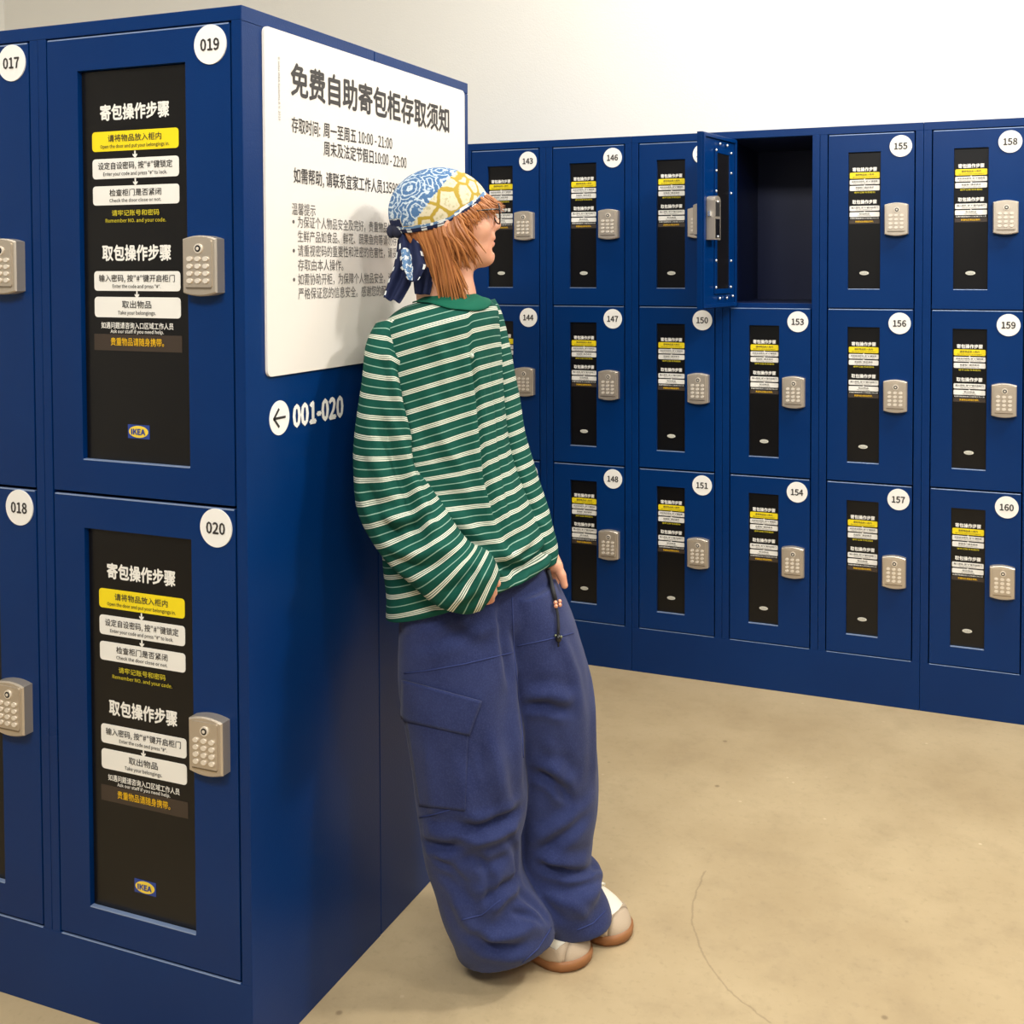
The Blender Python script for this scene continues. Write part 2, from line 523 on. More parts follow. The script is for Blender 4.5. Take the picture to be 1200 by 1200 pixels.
def locker_bank(x0, nums, label, open_at=None):
    root = empty('locker_bank', (x0, YB, 0))
    tag(root, label, 'lockers', 'blue locker banks along the back wall')
    spans = [(0.0275 + 0.319 * k, 0.0275 + 0.319 * k + 0.264) for k in range(3)]
    bank_body(root, 0.956, 0.45, HB, spans, ROWS_B, 0.0035, 0.1535)
    for c in range(3):
        for r in range(3):
            if open_at == (c, r):
                continue
            closed_door(root, DOOR_B, PAN_B, spans[c][1], ROWS_B[r][0], nums[c][r], GEO_B)
    return root, spans

bk1, _ = locker_bank(-1.1775 - 0.957, [['140', '141', '142'], ['143', '144', '145'], ['146', '147', '148']],
                     'blue locker bank at the back behind the person, numbers 143 to 148 showing')
bk2, sp2 = locker_bank(-1.1775, [['149', '150', '151'], ['152', '153', '154'], ['155', '156', '157']],
                       'blue locker bank at the back with its top middle door hanging open', open_at=(1, 0))
bk3, _ = locker_bank(-1.1775 + 0.957, [['158', '159', '160'], ['161', '162', '163'], ['164', '165', '166']],
                     'blue locker bank at the far right end of the back row, beyond the open door')

# ---- the open door of bank two (hinged on its left, swung past square)
hx = sp2[1][0]
od = put('open_door', door_mesh(0.264, 0.5515, (-0.202, -0.102, -0.4915, -0.0565)), bk2, (hx, 0.0, ROWS_B[0][0]), bevel=0.0034)
od.data = od.data.copy()
for v in od.data.vertices:
    v.co.x += 0.264
OPEN_ANGLE = -math.radians(100)
od.rotation_euler = (0, 0, OPEN_ANGLE)
od['label'] = 'open door seen from its inner side'
put('instruction_panel', PAN_B, od, (0.264 + GEO_B['px'], 0.0095, GEO_B['pz']))
put('number_disc', disc_mesh('152'), od, (0.264 + GEO_B['dx'], 0, GEO_B['dz']))
put('keypad_lock', KEYPAD, od, (0.264 - 0.052, 0, GEO_B['kz']))
b = MB()                                                             # folded rim round the inside
b.ring_plate((0.003, 0.261, -0.5485, -0.003), (0.014, 0.25, -0.537, -0.014), 0.018, 0.024)
b.ring_plate((0.048, 0.176, -0.506, -0.042), (0.064, 0.160, -0.490, -0.058), 0.0185, 0.023)
b.build('rim', [M['blue']], od, bevel=0.001)
b = MB()
b.box(0.0645, 0.1595, 0.0196, 0.0206, -0.4895, -0.0585)
b.build('backing_sheet', [M['rubber_black']], od)
SCR = None
for (x, z) in ((0.085, -0.028), (0.142, -0.028), (0.053, -0.05), (0.171, -0.05), (0.053, -0.115), (0.171, -0.115), (0.053, -0.18), (0.171, -0.18),
               (0.053, -0.40), (0.171, -0.40), (0.053, -0.485), (0.171, -0.485), (0.085, -0.52), (0.142, -0.52), (0.038, -0.515)):
    if SCR is None:
        b = MB(); b.sphere((0, 0, 0), 0.0045, 0, 5); SCR = b.mesh('screw', [M['screw']])
    put('screw', SCR, od, (x, 0.0236, z))

b = MB()                                                             # lock case on the inside
pts = [(0.192, -0.335), (0.236, -0.335), (0.236, -0.212)] + [(0.214 + 0.022 * math.cos(t), -0.212 + 0.014 * math.sin(t)) for t in [PI * k / 8 for k in range(1, 8)]] + [(0.192, -0.212)]
b.prism(pts, 0.019, 0.048, 0)
b.box(0.198, 0.231, 0.0478, 0.0488, -0.262, -0.216, 1)
b.box(0.198, 0.231, 0.0478, 0.0488, -0.330, -0.270, 2)
b.sphere((0.214, 0.0485, -0.325), 0.0045, 3, 6)
b.sphere((0.214, 0.0485, -0.217), 0.004, 3, 6)
b.box(0.2355, 0.245, 0.028, 0.036, -0.262, -0.246, 3)
b.build('lock_case', [M['steel'], M['grey_plate'], M['rubber_black'], M['screw']], od, bevel=0.001)
# dark liner of the open compartment
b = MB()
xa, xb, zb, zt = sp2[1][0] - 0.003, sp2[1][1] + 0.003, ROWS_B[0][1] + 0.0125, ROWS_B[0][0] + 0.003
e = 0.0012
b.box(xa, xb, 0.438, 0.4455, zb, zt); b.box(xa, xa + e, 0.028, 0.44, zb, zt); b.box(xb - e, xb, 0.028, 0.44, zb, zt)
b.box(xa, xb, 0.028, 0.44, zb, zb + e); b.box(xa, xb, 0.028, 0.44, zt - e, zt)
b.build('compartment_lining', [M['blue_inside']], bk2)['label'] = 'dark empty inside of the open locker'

# ------------------------------------------------------------------ near lockers
XA, YA, HA = -1.199, 1.507, 1.844
WA = 0.95
near = empty('locker_unit', (XA - WA, YA, 0))
tag(near, 'tall blue locker unit at the left front with doors 019 and 020', 'lockers')
spA = [(WA - 0.024 - 0.410 - 0.4565, WA - 0.024 - 0.4565), (WA - 0.024 - 0.410, WA - 0.024)]
ROWS_A = [(1.8165, 0.9935), (0.9840, 0.1570)]
bank_body(near, WA, 0.4145, HA, spA, ROWS_A, 0.0035, 0.1525)
for c, nn in ((0, ('017', '018')), (1, ('019', '020'))):
    for r in range(2):
        closed_door(near, DOOR_A, PAN_A, spA[c][1], ROWS_A[r][0], nn[r], GEO_A)
b = MB(); b.box(WA, WA + 0.0012, 0.0, 0.4145, 1.8185, HA); b.build('top_trim', [M['blue']], near, bevel=0.0005)
b = MB(); b.box(WA, WA + 0.0012, 0.0, 0.4145, 0, 1.8178); b.build('side_panel', [M['blue']], near, bevel=0.0005)

def side_frame(b_pts):
    return b_pts
# direction sticker: built facing -y, then turned to face +x
st = MB()
st.ellipse(0, 0, 0.0285, 0.031, -0.0008, 0, 0, 40)
ar = [(-0.0165, 0), (0.0145, 0)]
def bar(b, p, q, w, y0, y1, mi):
    p = np.array(p); q = np.array(q); t = (q - p) / np.linalg.norm(q - p); n = np.array([-t[1], t[0]]) * w / 2
    b.prism([tuple(p - n), tuple(q - n), tuple(q + n), tuple(p + n)], y0, y1, mi)
bar(st, (-0.017, 0), (0.0165, 0), 0.0042, -0.0016, -0.0005, 1)
bar(st, (-0.0175, -0.0008), (-0.002, 0.0165), 0.0042, -0.0016, -0.0005, 1)
bar(st, (-0.0175, 0.0008), (-0.002, -0.0165), 0.0042, -0.0016, -0.0005, 1)
st.text('001-020', 0.038, -0.0025, -0.0008, 0.0385, 0, 0.05, 'L', 0.163)
s_ = st.build('direction_sticker', [M['disc_white'], M['dark_print']], near)
s_.location = (WA + 0.0013, 1.598 - YA, 1.1322); s_.rotation_euler = (0, 0, PI / 2)
s_['label'] = 'white arrow disc and number range on the side panel'

rear = empty('locker_unit', (XA - WA, YA + 0.4165, 0))
tag(rear, 'blue locker unit standing back to back behind the front left one, person leaning on it', 'lockers')
b = MB(); b.box(0, WA + 0.0012, 0, 0.4165, 0, 1.818); b.box(0, WA + 0.0012, 0, 0.4165, 1.8182, HA)
b.build('carcass', [M['blue']], rear, bevel=0.002)

# notice sign on the side of the two near units (spans y 1.56 .. 2.31)
sg = MB()
W_, H_ = 0.752, 0.612
sg.rrect(0, W_, -H_, 0, 0.012, -0.005, 0.0, 0, 6)
sy0, sz0 = 1.560, 1.8205
def sl(s, y, z, h, width, bold=0.014, mi=1):
    sg.text(s, y - sy0, z - sz0, -0.0056, h, mi, bold, 'L', width)
sl('免费自助寄包柜存取须知', 1.6335, 1.7395, 0.058, 0.600, 0.025)
sl('存取时间:', 1.635, 1.6585, 0.028, 0.088, 0.008)
sl('周一至周五 10:00 - 21:00', 1.7335, 1.6605, 0.028, 0.247, 0.008)
sl('周末及法定节假日10:00 - 22:00', 1.7335, 1.6255, 0.028, 0.305, 0.008)
sl('如需帮助, 请联系宜家工作人员1359052', 1.6395, 1.5675, 0.028, 0.388, 0.010)
sl('温馨提示', 1.6335, 1.5065, 0.022, 0.072, 0.0, 2)
for k, (s, y) in enumerate((('为保证个人物品安全及完好，贵重物品如', 1.6500), ('生鲜产品如食品、鲜花、蔬果鱼肉等请勿存', 1.6500), ('请重视密码的重要性和泄密的危害性，请妥善', 1.6500),
                            ('存取由本人操作。', 1.6500), ('如需协助开柜，为保障个人物品安全，请出示', 1.6500), ('严格保证您的信息安全。感谢您的配合。', 1.6500))):
    z = 1.4835 - 0.0262 * k
    V, _f = text_geo(s, 0.0)
    n = len(s)
    sl(s, y, z, 0.0215, 0.0182 * n, 0.0, 2)
    if k % 2 == 0:
        sg.ellipse(1.638 - sy0, z - sz0, 0.0033, 0.0033, -0.0056, -0.004, 2, 12)
sg.text('© Inter IKEA Systems B.V. 2019', 1.600 - sy0, 1.717 - sz0, -0.0056, 0.0052, 2, 0.0, 'C', 0.112, rot=-PI / 2)
sign = sg.build('notice_sign', [M['sign_white'], M['dark_print'], new_mat('grey_print', lin(96, 92, 88), 0.5)])
sign.location = (XA + 0.0014, sy0, sz0); sign.rotation_euler = (0, 0, PI / 2)
tag(sign, 'white notice sign with black Chinese text fixed to the blue locker side', 'sign')

# ------------------------------------------------------------------ the person
person = empty('person', (-0.93, 1.98, 0.0))
tag(person, 'person in striped green shirt, navy cargo trousers and patterned headscarf leaning on blue lockers', 'person')
P_OFF = Vector(person.location)

def pput(name, me, parent=None):
    """person pieces are modelled in world space, then parented without moving"""
    o = put(name, me, parent or person)
    o.location = (-P_OFF if (parent is None) else Vector((0, 0, 0)))
    return o

# ---- skin
m = new_mat('skin', lin(226, 164, 132), 0.45, 0, 0.4)
m.node_tree.nodes['Principled BSDF'].inputs['Subsurface Weight'].default_value = 0.12
m.node_tree.nodes['Principled BSDF'].inputs['Subsurface Radius'].default_value = (0.012, 0.005, 0.003)
g = G(m)
tc = g.n('ShaderNodeTexCoord').outputs['Object']
g.val(g.b.inputs['Base Color'], g.mix(g.step(g.noise(tc, 22, 3), 0.35, 0.7), lin(222, 158, 126), lin(230, 172, 142)))
M['skin'] = m
M['lips'] = new_mat('lips', lin(212, 138, 116), 0.45)

# ---- signed distance body
A_ = lambda *p: np.array(p, float)
HC = at(521, 249, 2.17)                                               # head centre
al = math.radians(19)
hf = math.cos(al) * np.array([_R[0], _R[1], 0]) / np.hypot(_R[0], _R[1]) + math.sin(al) * FLAT
hz = A_(0, 0, 1); pitch_up = math.radians(3)
hl = np.cross(hz, hf)                                                 # head left
hf2 = math.cos(pitch_up) * hf + math.sin(pitch_up) * hz
hz2 = np.cross(hf2, hl)
HM = np.stack([hf2, hl, hz2], 1)                                      # local -> world
def H(x, y, z): return HC + HM @ A_(x, y, z)

prims = []                                                            # (kind, data, blend)
def cap(a, b, ra, rb, k=0.02): prims.append(('c', (np.asarray(a, float), np.asarray(b, float), ra, rb), k))
def ell(c, r, k=0.02, Mx=None): prims.append(('e', (np.asarray(c, float), np.asarray(r, float), np.eye(3) if Mx is None else Mx), k))
def cut(c, r, k=0.008, Mx=None): prims.append(('x', (np.asarray(c, float), np.asarray(r, float), np.eye(3) if Mx is None else Mx), k))

FB = np.array([0.913, -0.408, 0.0]); RB = np.array([-0.408, -0.913, 0.0])
shR = at(466, 400, 2.10); shL = at(562, 390, 2.31)
pel = at(545, 715, 2.20); chest = at(520, 470, 2.21); belly = at(535, 600, 2.21)
neck0 = at(520, 352, 2.19)
bodyM = np.stack([FB, -RB, A_(0, 0, 1)], 1)
ell(chest, (0.095, 0.135, 0.16), 0.05, bodyM)
ell(belly, (0.085, 0.125, 0.15), 0.05, bodyM)
ell(pel, (0.095, 0.140, 0.11), 0.05, bodyM)
cap(shR + A_(0.01, 0.02, 0), shL, 0.045, 0.034, 0.04)
# arms
elR = at(446, 575, 2.06); wrR = at(550, 680, 2.012)
elL = at(600, 558, 2.30); wrL = at(640, 648, 2.24)
cap(shR, elR, 0.042, 0.034, 0.02); cap(elR, wrR, 0.033, 0.022, 0.012)
cap(shL, elL, 0.034, 0.027, 0.02); cap(elL, wrL, 0.026, 0.021, 0.012)
# right hand: palm and five fingers going into the trouser pocket
pR = at(562, 686, 2.008)
cap(wrR, pR, 0.020, 0.024, 0.012)
for (u0, v0, d0, u1, v1, d1, u2, v2, d2, r) in ((566, 678, 2.002, 576, 684, 2.006, 579, 695, 2.026, 0.0080), (568, 686, 2.000, 574, 693, 2.004, 576, 703, 2.028, 0.0078),
                                               (564, 691, 2.000, 569, 697, 2.004, 571, 705, 2.026, 0.0078), (559, 694, 2.004, 562, 701, 2.008, 564, 707, 2.026, 0.0068),
                                               (566, 674, 2.015, 575, 674, 2.026, 583, 684, 2.045, 0.0082)):
    cap(at(u0, v0, d0), at(u1, v1, d1), r * 1.1, r, 0.006); cap(at(u1, v1, d1), at(u2, v2, d2), r, r * 0.85, 0.004)
# left hand: four fingers in the far pocket, one finger straight down outside it
pL = at(646, 660, 2.235)
cap(wrL, pL, 0.019, 0.020, 0.012)
cap(at(647, 657, 2.235), at(653, 663, 2.228), 0.013, 0.0105, 0.008)
cap(at(653, 663, 2.228), at(658, 674, 2.226), 0.0100, 0.0092, 0.005); cap(at(658, 674, 2.226), at(661.5, 686, 2.226), 0.0092, 0.0075, 0.004)
for (u0, v0, d0, u1, v1, d1, u2, v2, d2, r) in ((650, 664, 2.245, 652, 677, 2.255, 650, 690, 2.262, 0.0082), (646, 666, 2.245, 647, 680, 2.252, 645, 695, 2.262, 0.0085),
                                               (642, 667, 2.243, 641, 680, 2.250, 640, 694, 2.262, 0.0080), (638, 666, 2.242, 635, 677, 2.248, 634, 688, 2.262, 0.0070)):
    cap(at(u0, v0, d0), at(u1, v1, d1), r * 1.1, r, 0.006); cap(at(u1, v1, d1), at(u2, v2, d2), r, r * 0.85, 0.004)
# legs and feet (feet end inside the shoes)
hipR = at(540, 745, 2.16); knR = at(555, 930, 2.14); anR = at(606, 1098, 2.15)
hipL = at(600, 745, 2.26); knL = at(645, 920, 2.24); anL = at(672, 1068, 2.235)
cap(hipR, knR, 0.070, 0.048, 0.03); cap(knR, anR, 0.046, 0.032, 0.02)
cap(hipL, knL, 0.068, 0.046, 0.03); cap(knL, anL, 0.045, 0.031, 0.02)
# neck and head
cap(H(-0.022, 0, -0.060), neck0, 0.050, 0.054, 0.03)
cap(H(-0.005, 0.0, -0.085), neck0 + A_(0.02, 0, 0.01), 0.040, 0.045, 0.03)
e_ = lambda c, r, k: ell(H(*c), r, k, HM)
e_((-0.010, 0, 0.004), (0.088, 0.074, 0.080), 0.02)
e_((0.036, 0, -0.022), (0.056, 0.060, 0.068), 0.03)
e_((0.038, 0, -0.076), (0.050, 0.047, 0.036), 0.03)
e_((0.079, 0, -0.095), (0.0175, 0.020, 0.017), 0.022)
for s in (-1, 1):
    e_((0.052, 0.040 * s, -0.034), (0.028, 0.022, 0.022), 0.02)
    e_((0.076, 0.030 * s, 0.012), (0.014, 0.022, 0.009), 0.012)
    cut(H(0.090, 0.031 * s, -0.007), (0.013, 0.017, 0.011), 0.010, HM)
    e_((0.071, 0.030 * s, -0.007), (0.0125, 0.0125, 0.0125), 0.004)
    e_((0.094, 0.0115 * s, -0.034), (0.010, 0.0075, 0.0075), 0.006)
    e_((-0.004, 0.074 * s, -0.022), (0.021, 0.010, 0.032), 0.006)
    e_((0.004, 0.076 * s, -0.044), (0.009, 0.008, 0.010), 0.005)
    cut(H(0.002, 0.083 * s, -0.018), (0.011, 0.007, 0.019), 0.004, HM)
cap(H(0.088, 0, 0.006), H(0.104, 0, -0.028), 0.008, 0.0105, 0.012)
e_((0.100, 0, -0.0300), (0.0125, 0.011, 0.0095), 0.006)
e_((0.084, 0, -0.050), (0.014, 0.024, 0.014), 0.012)
e_((0.0920, 0, -0.0560), (0.0080, 0.020, 0.0065), 0.007)
e_((0.0905, 0, -0.0680), (0.0080, 0.017, 0.0070), 0.007)
cut(H(0.1000, 0, -0.0620), (0.0085, 0.020, 0.0012), 0.003, HM)
cut(H(0.0935, 0, -0.0800), (0.006, 0.018, 0.0040), 0.006, HM)

def sdf(Pn, full=False):
    D = np.full(len(Pn), 1.0)
    for kind, data, k in prims:
        if kind == 'c':
            a, b_, ra, rb = data
            cen = (a + b_) / 2; R = np.linalg.norm(b_ - a) / 2 + max(ra, rb)
        else:
            cen, r, Mx = data; R = r.max()
        q = Pn - cen
        sel = np.nonzero((q * q).sum(1) < (R + 0.07) ** 2)[0]
        if len(sel) == 0:
            continue
        q = Pn[sel]
        if kind == 'c':
            ab = b_ - a
            t = np.clip(((q - a) @ ab) / (ab @ ab), 0, 1)
            d = np.linalg.norm(q - a - t[:, None] * ab, axis=1) - (ra + (rb - ra) * t)
        else:
            l = ((q - cen) @ Mx) / r
            k0 = np.linalg.norm(l, axis=1); k1 = np.linalg.norm(l / r, axis=1)
            d = np.where(k0 < 1e-6, -r.min(), k0 * (k0 - 1) / np.maximum(k1, 1e-9))
        o = D[sel]
        if kind == 'x':
            h = np.clip(0.5 - 0.5 * (o + d) / k, 0, 1)
            D[sel] = o * (1 - h) - d * h + k * h * (1 - h)
        else:
            h = np.clip(0.5 + 0.5 * (o - d) / k, 0, 1)
            D[sel] = o * (1 - h) + d * h - k * h * (1 - h)
    return D

def surface(lo, hi, vox, blk=5):
    lo = np.asarray(lo, float); N = np.ceil((np.asarray(hi) - lo) / (vox * blk)).astype(int)
    gi = np.stack(np.meshgrid(*[np.arange(n) for n in N], indexing='ij'), -1).reshape(-1, 3)
    cen = lo + (gi + 0.5) * vox * blk
    dc = sdf(cen)
    Dn = np.repeat(np.repeat(np.repeat(dc.reshape(N), blk, 0), blk, 1), blk, 2).astype(np.float32)
    near_ = np.nonzero(np.abs(dc) < vox * blk * 1.3)[0]
    off = np.stack(np.meshgrid(*[np.arange(blk)] * 3, indexing='ij'), -1).reshape(-1, 3)
    for c0 in range(0, len(near_), 4000):
        ix = gi[near_[c0:c0 + 4000]][:, None, :] * blk + off[None]
        ix = ix.reshape(-1, 3)
        Dn[ix[:, 0], ix[:, 1], ix[:, 2]] = sdf(lo + (ix + 0.5) * vox)
    S = Dn < 0
    nx, ny, nz = S.shape
    cnt = np.zeros((nx - 1, ny - 1, nz - 1), np.int8)
    cs = [(i, j, k) for i in (0, 1) for j in (0, 1) for k in (0, 1)]
    sl_ = lambda c: (slice(c[0], nx - 1 + c[0]), slice(c[1], ny - 1 + c[1]), slice(c[2], nz - 1 + c[2]))
    for c in cs:
        cnt += S[sl_(c)]
    act = np.argwhere((cnt > 0) & (cnt < 8))
    acc = np.zeros((len(act), 3)); w = np.zeros(len(act))
    for c in cs:
        for ax in range(3):
            if c[ax]:
                continue
            c2 = list(c); c2[ax] = 1
            i0 = act + A_(*c).astype(int); i1 = act + A_(*c2).astype(int)
            d0 = Dn[i0[:, 0], i0[:, 1], i0[:, 2]]; d1 = Dn[i1[:, 0], i1[:, 1], i1[:, 2]]
            x = (d0 < 0) != (d1 < 0)
            t = np.where(x, d0 / np.where(x, d0 - d1, 1), 0)
            p = np.tile(A_(*c), (len(act), 1)); p[:, ax] += t
            acc += p * x[:, None]; w += x
    V = lo + (act + acc / w[:, None] + 0.5) * vox
    idx = np.full(cnt.shape, -1, np.int64); idx[act[:, 0], act[:, 1], act[:, 2]] = np.arange(len(act))
    Q = []
    for ax in range(3):
        a, b_ = [(1, 2), (2, 0), (0, 1)][ax]
        s0 = [slice(1, -1)] * 3; s1 = [slice(1, -1)] * 3
        s0[ax] = slice(0, -1); s1[ax] = slice(1, None)
        e = np.argwhere(S[tuple(s0)] != S[tuple(s1)])
        e[:, [k for k in range(3) if k != ax]] += 1
        ins = S[e[:, 0], e[:, 1], e[:, 2]]
        def nb(da, db):
            q = e.copy(); q[:, a] -= da; q[:, b_] -= db
            return idx[q[:, 0], q[:, 1], q[:, 2]]
        f = np.stack([nb(1, 1), nb(0, 1), nb(0, 0), nb(1, 0)], 1)
        f[~ins] = f[~ins][:, ::-1]
        Q.append(f)
    Q = np.concatenate(Q); Q = Q[(Q >= 0).all(1)]
    return V, Q

Vb, Qb = surface((-1.20, 1.60, 0.03), (-0.72, 2.42, 1.66), 0.003)
me = bpy.data.meshes.new('body')
me.from_pydata(Vb.tolist(), [], Qb.tolist())
me.materials.append(M['skin']); me.materials.append(M['lips'])
cen = Vb[Qb].mean(1)
lq = (cen - HC) @ HM
lip = (lq[:, 0] > 0.080) & ((lq[:, 1] / 0.0185) ** 2 + ((lq[:, 2] + 0.0622) / 0.0098) ** 2 < 1)
me.polygons.foreach_set('material_index', lip.astype(int))
me.polygons.foreach_set('use_smooth', np.ones(len(Qb), bool))
body = pput('body', me)

# ------------------------------------------------------------------ garments by lofted rings
def cr(P, t):
    """Catmull-Rom through the rows of P at parameters t in [0, n-1]"""
    P = np.asarray(P, float); n = len(P)
    i = np.clip(np.floor(t).astype(int), 0, n - 2); f = (t - i)[:, None]
    p0 = P[np.maximum(i - 1, 0)]; p1 = P[i]; p2 = P[i + 1]; p3 = P[np.minimum(i + 2, n - 1)]
    return 0.5 * (2 * p1 + (p2 - p0) * f + (2 * p0 - 5 * p1 + 4 * p2 - p3) * f ** 2 + (3 * p1 - p0 - 3 * p2 + p3) * f ** 3)

class Loft:
    boost = 1.0
    """stations: (uL, vL, uR, vR, depth, half thickness). Ring angle 0 = right edge, -90 deg = side towards the viewer's side of the room"""
    def __init__(s, st, nr=120, na=96, ex=2.3, tilt=0.0):
        C, W, T = [], [], []
        for row in st:
            uL, vL, uR, vR, d, th = row[:6]
            dd = row[6] / 2 if len(row) > 6 else 0.0
            a = at(uL, vL, d - dd); b_ = at(uR, vR, d + dd)
            C.append((a + b_) / 2); W.append((b_ - a) / 2); T.append(FLAT * th)
        t = np.linspace(0, len(st) - 1, nr)
        C, W, T = cr(C, t), cr(W, t), cr(T, t)
        s.nr, s.na = nr, na
        th = np.linspace(0, 2 * PI, na, endpoint=False)
        c, si = np.cos(th), np.sin(th)
        cx = np.sign(c) * np.abs(c) ** (2 / ex); sx = np.sign(si) * np.abs(si) ** (2 / ex)
        s.P = C[:, None, :] + cx[None, :, None] * W[:, None, :] + sx[None, :, None] * T[:, None, :]
        s.C = C
        s.len = np.concatenate([[0], np.cumsum(np.linalg.norm(np.diff(C, axis=0), axis=1))])
        s.th = th
    def normals(s):
        P = s.P
        du = np.roll(P, -1, 1) - np.roll(P, 1, 1)
        dv = np.gradient(P, axis=0)
        n = np.cross(du, dv)
        n /= np.linalg.norm(n, axis=2, keepdims=True) + 1e-12
        out = P - s.C[:, None, :]
        sg_ = np.sign((n * out).sum(2, keepdims=True).mean())
        return n * sg_
    def near(s, u, v, front=True):
        """surface point seen at (u, v)"""
        q = s.P.reshape(-1, 3)
        n = s.normals().reshape(-1, 3)
        x, y = s._px(q)
        d = (x - u) ** 2 + (y - v) ** 2
        vis = ((q - _O) * n).sum(1) < 0
        d = np.where(vis == front, d, 1e9)
        return q[np.argmin(d)]
    @staticmethod
    def _px(q):
        r = q - _O
        z = r @ _F
        return CX + FPX * (r @ _R) / z, CY - FPX * (r @ _U) / z
    def folds(s, items):
        """items: (polyline of photo points, amplitude, width[, back]) - raised (+) or sunk (-) rounded folds"""
        n = s.normals(); q = s.P.reshape(-1, 3); dis = np.zeros(len(q))
        nn = n.reshape(-1, 3)
        for it in items:
            pts = [s.near(u, v) for u, v in it[0]]; boost = s.boost
            best = np.full(len(q), 1e9); tt = np.zeros(len(q)); L = len(pts) - 1
            for i in range(L):
                a, b_ = pts[i], pts[i + 1]; ab = b_ - a
                t = np.clip(((q - a) @ ab) / (ab @ ab + 1e-12), 0, 1)
                d = np.linalg.norm(q - a - t[:, None] * ab, axis=1)
                k = d < best
                best[k] = d[k]; tt[k] = (i + t[k]) / L
            w = it[2]; amp = it[1]
            fade = np.clip(np.minimum(tt, 1 - tt) * 5, 0.15, 1) if not (len(it) > 3) else 1.0
            pr = np.exp(-(best / w) ** 2) - 0.45 * np.exp(-((best - 1.9 * w) / (1.1 * w)) ** 2)
            dis += amp * boost * fade * pr
        s.P = (q + nn * dis[:, None]).reshape(s.P.shape)
    def ripple(s, fn):
        n = s.normals()
        tt = np.linspace(0, 1, s.nr)[:, None] * np.ones((1, s.na)); th = s.th[None, :] * np.ones((s.nr, 1))
        s.P = s.P + n * fn(tt, th)[:, :, None]
    def mesh(s, name, mats, cap0=False, cap1=False, along=None, thick=0.0):
        q = s.P.reshape(-1, 3); nr, na = s.nr, s.na
        Fc = []
        for i in range(nr - 1):
            for k in range(na):
                k2 = (k + 1) % na
                Fc.append((i * na + k, i * na + k2, (i + 1) * na + k2, (i + 1) * na + k))
        V = q.tolist()
        if cap0:
            Fc.append(tuple(range(na - 1, -1, -1)))
        if cap1:
            Fc.append(tuple((nr - 1) * na + k for k in range(na)))
        me = bpy.data.meshes.new(name)
        me.from_pydata(V, [], Fc)
        me.polygons.foreach_set('use_smooth', np.ones(len(Fc), bool))
        for x in mats:
            me.materials.append(x)
        if along is not None:
            at_ = me.attributes.new('along', 'FLOAT', 'POINT')
            at_.data.foreach_set('value', along.reshape(-1).astype(np.float32))
        me.update()
        bm = bmesh.new(); bm.from_mesh(me); bmesh.ops.recalc_face_normals(bm, faces=bm.faces); bm.to_mesh(me); bm.free()
        return me

def solid(o, t, off=-1.0):
    md = o.modifiers.new('cloth_thickness', 'SOLIDIFY'); md.thickness = t; md.offset = off
    return o

rng = np.random.default_rng(3)
def soft_noise(amp, n=14, ft=(2, 9), fa=(1, 5)):
    pr = [(rng.uniform(*ft), rng.integers(*fa), rng.uniform(0, 6.28), rng.uniform(0.3, 1)) for _ in range(n)]
    def fn(t, th):
        o = 0
        for a, b_, p, w in pr:
            o = o + w * np.sin(a * 2 * PI * t + b_ * th + p)
        return amp * o / math.sqrt(n)
    return fn

# striped jersey: 'along' runs in metres down the cloth
def jersey():
    m = new_mat('striped_jersey', lin(14, 76, 60), 0.85, 0, 0.2)
    g = G(m)
    a = g.n('ShaderNodeAttribute', attribute_name='along').outputs['Fac']
    per = 0.0375
    ph = g.math('FRACT', g.math('DIVIDE', a, per))
    x = g.math('MULTIPLY', ph, per * 1000)                            # mm inside one repeat
    def band(c0, hw, soft=0.35):
        d = g.math('ABSOLUTE', g.math('SUBTRACT', x, c0))
        return g.step(d, hw + soft, hw - soft)
    col = g.mix(g.noise(g.n('ShaderNodeTexCoord').outputs['Object'], 30, 3), lin(12, 70, 58), lin(18, 82, 68))
    col = g.mix(g.math('MULTIPLY', band(8, 5.4), 0.55), col, lin(8, 46, 38))
    for c0 in (4.7, 8.0, 11.3):
        col = g.mix(band(c0, 1.0), col, lin(222, 226, 206))
    col = g.mix(g.math('MULTIPLY', band(27, 0.85), 0.9), col, lin(150, 186, 166))
    g.val(g.b.inputs['Base Color'], col)
    tc = g.n('ShaderNodeTexCoord').outputs['Object']
    g.bump(g.noise(tc, 900, 2), 0.0003)
    return m
M['jersey'] = jersey()
M['green_rib'] = new_mat('green_rib', lin(16, 92, 70), 0.85, 0, 0.2, bump=(700, 0.0006))

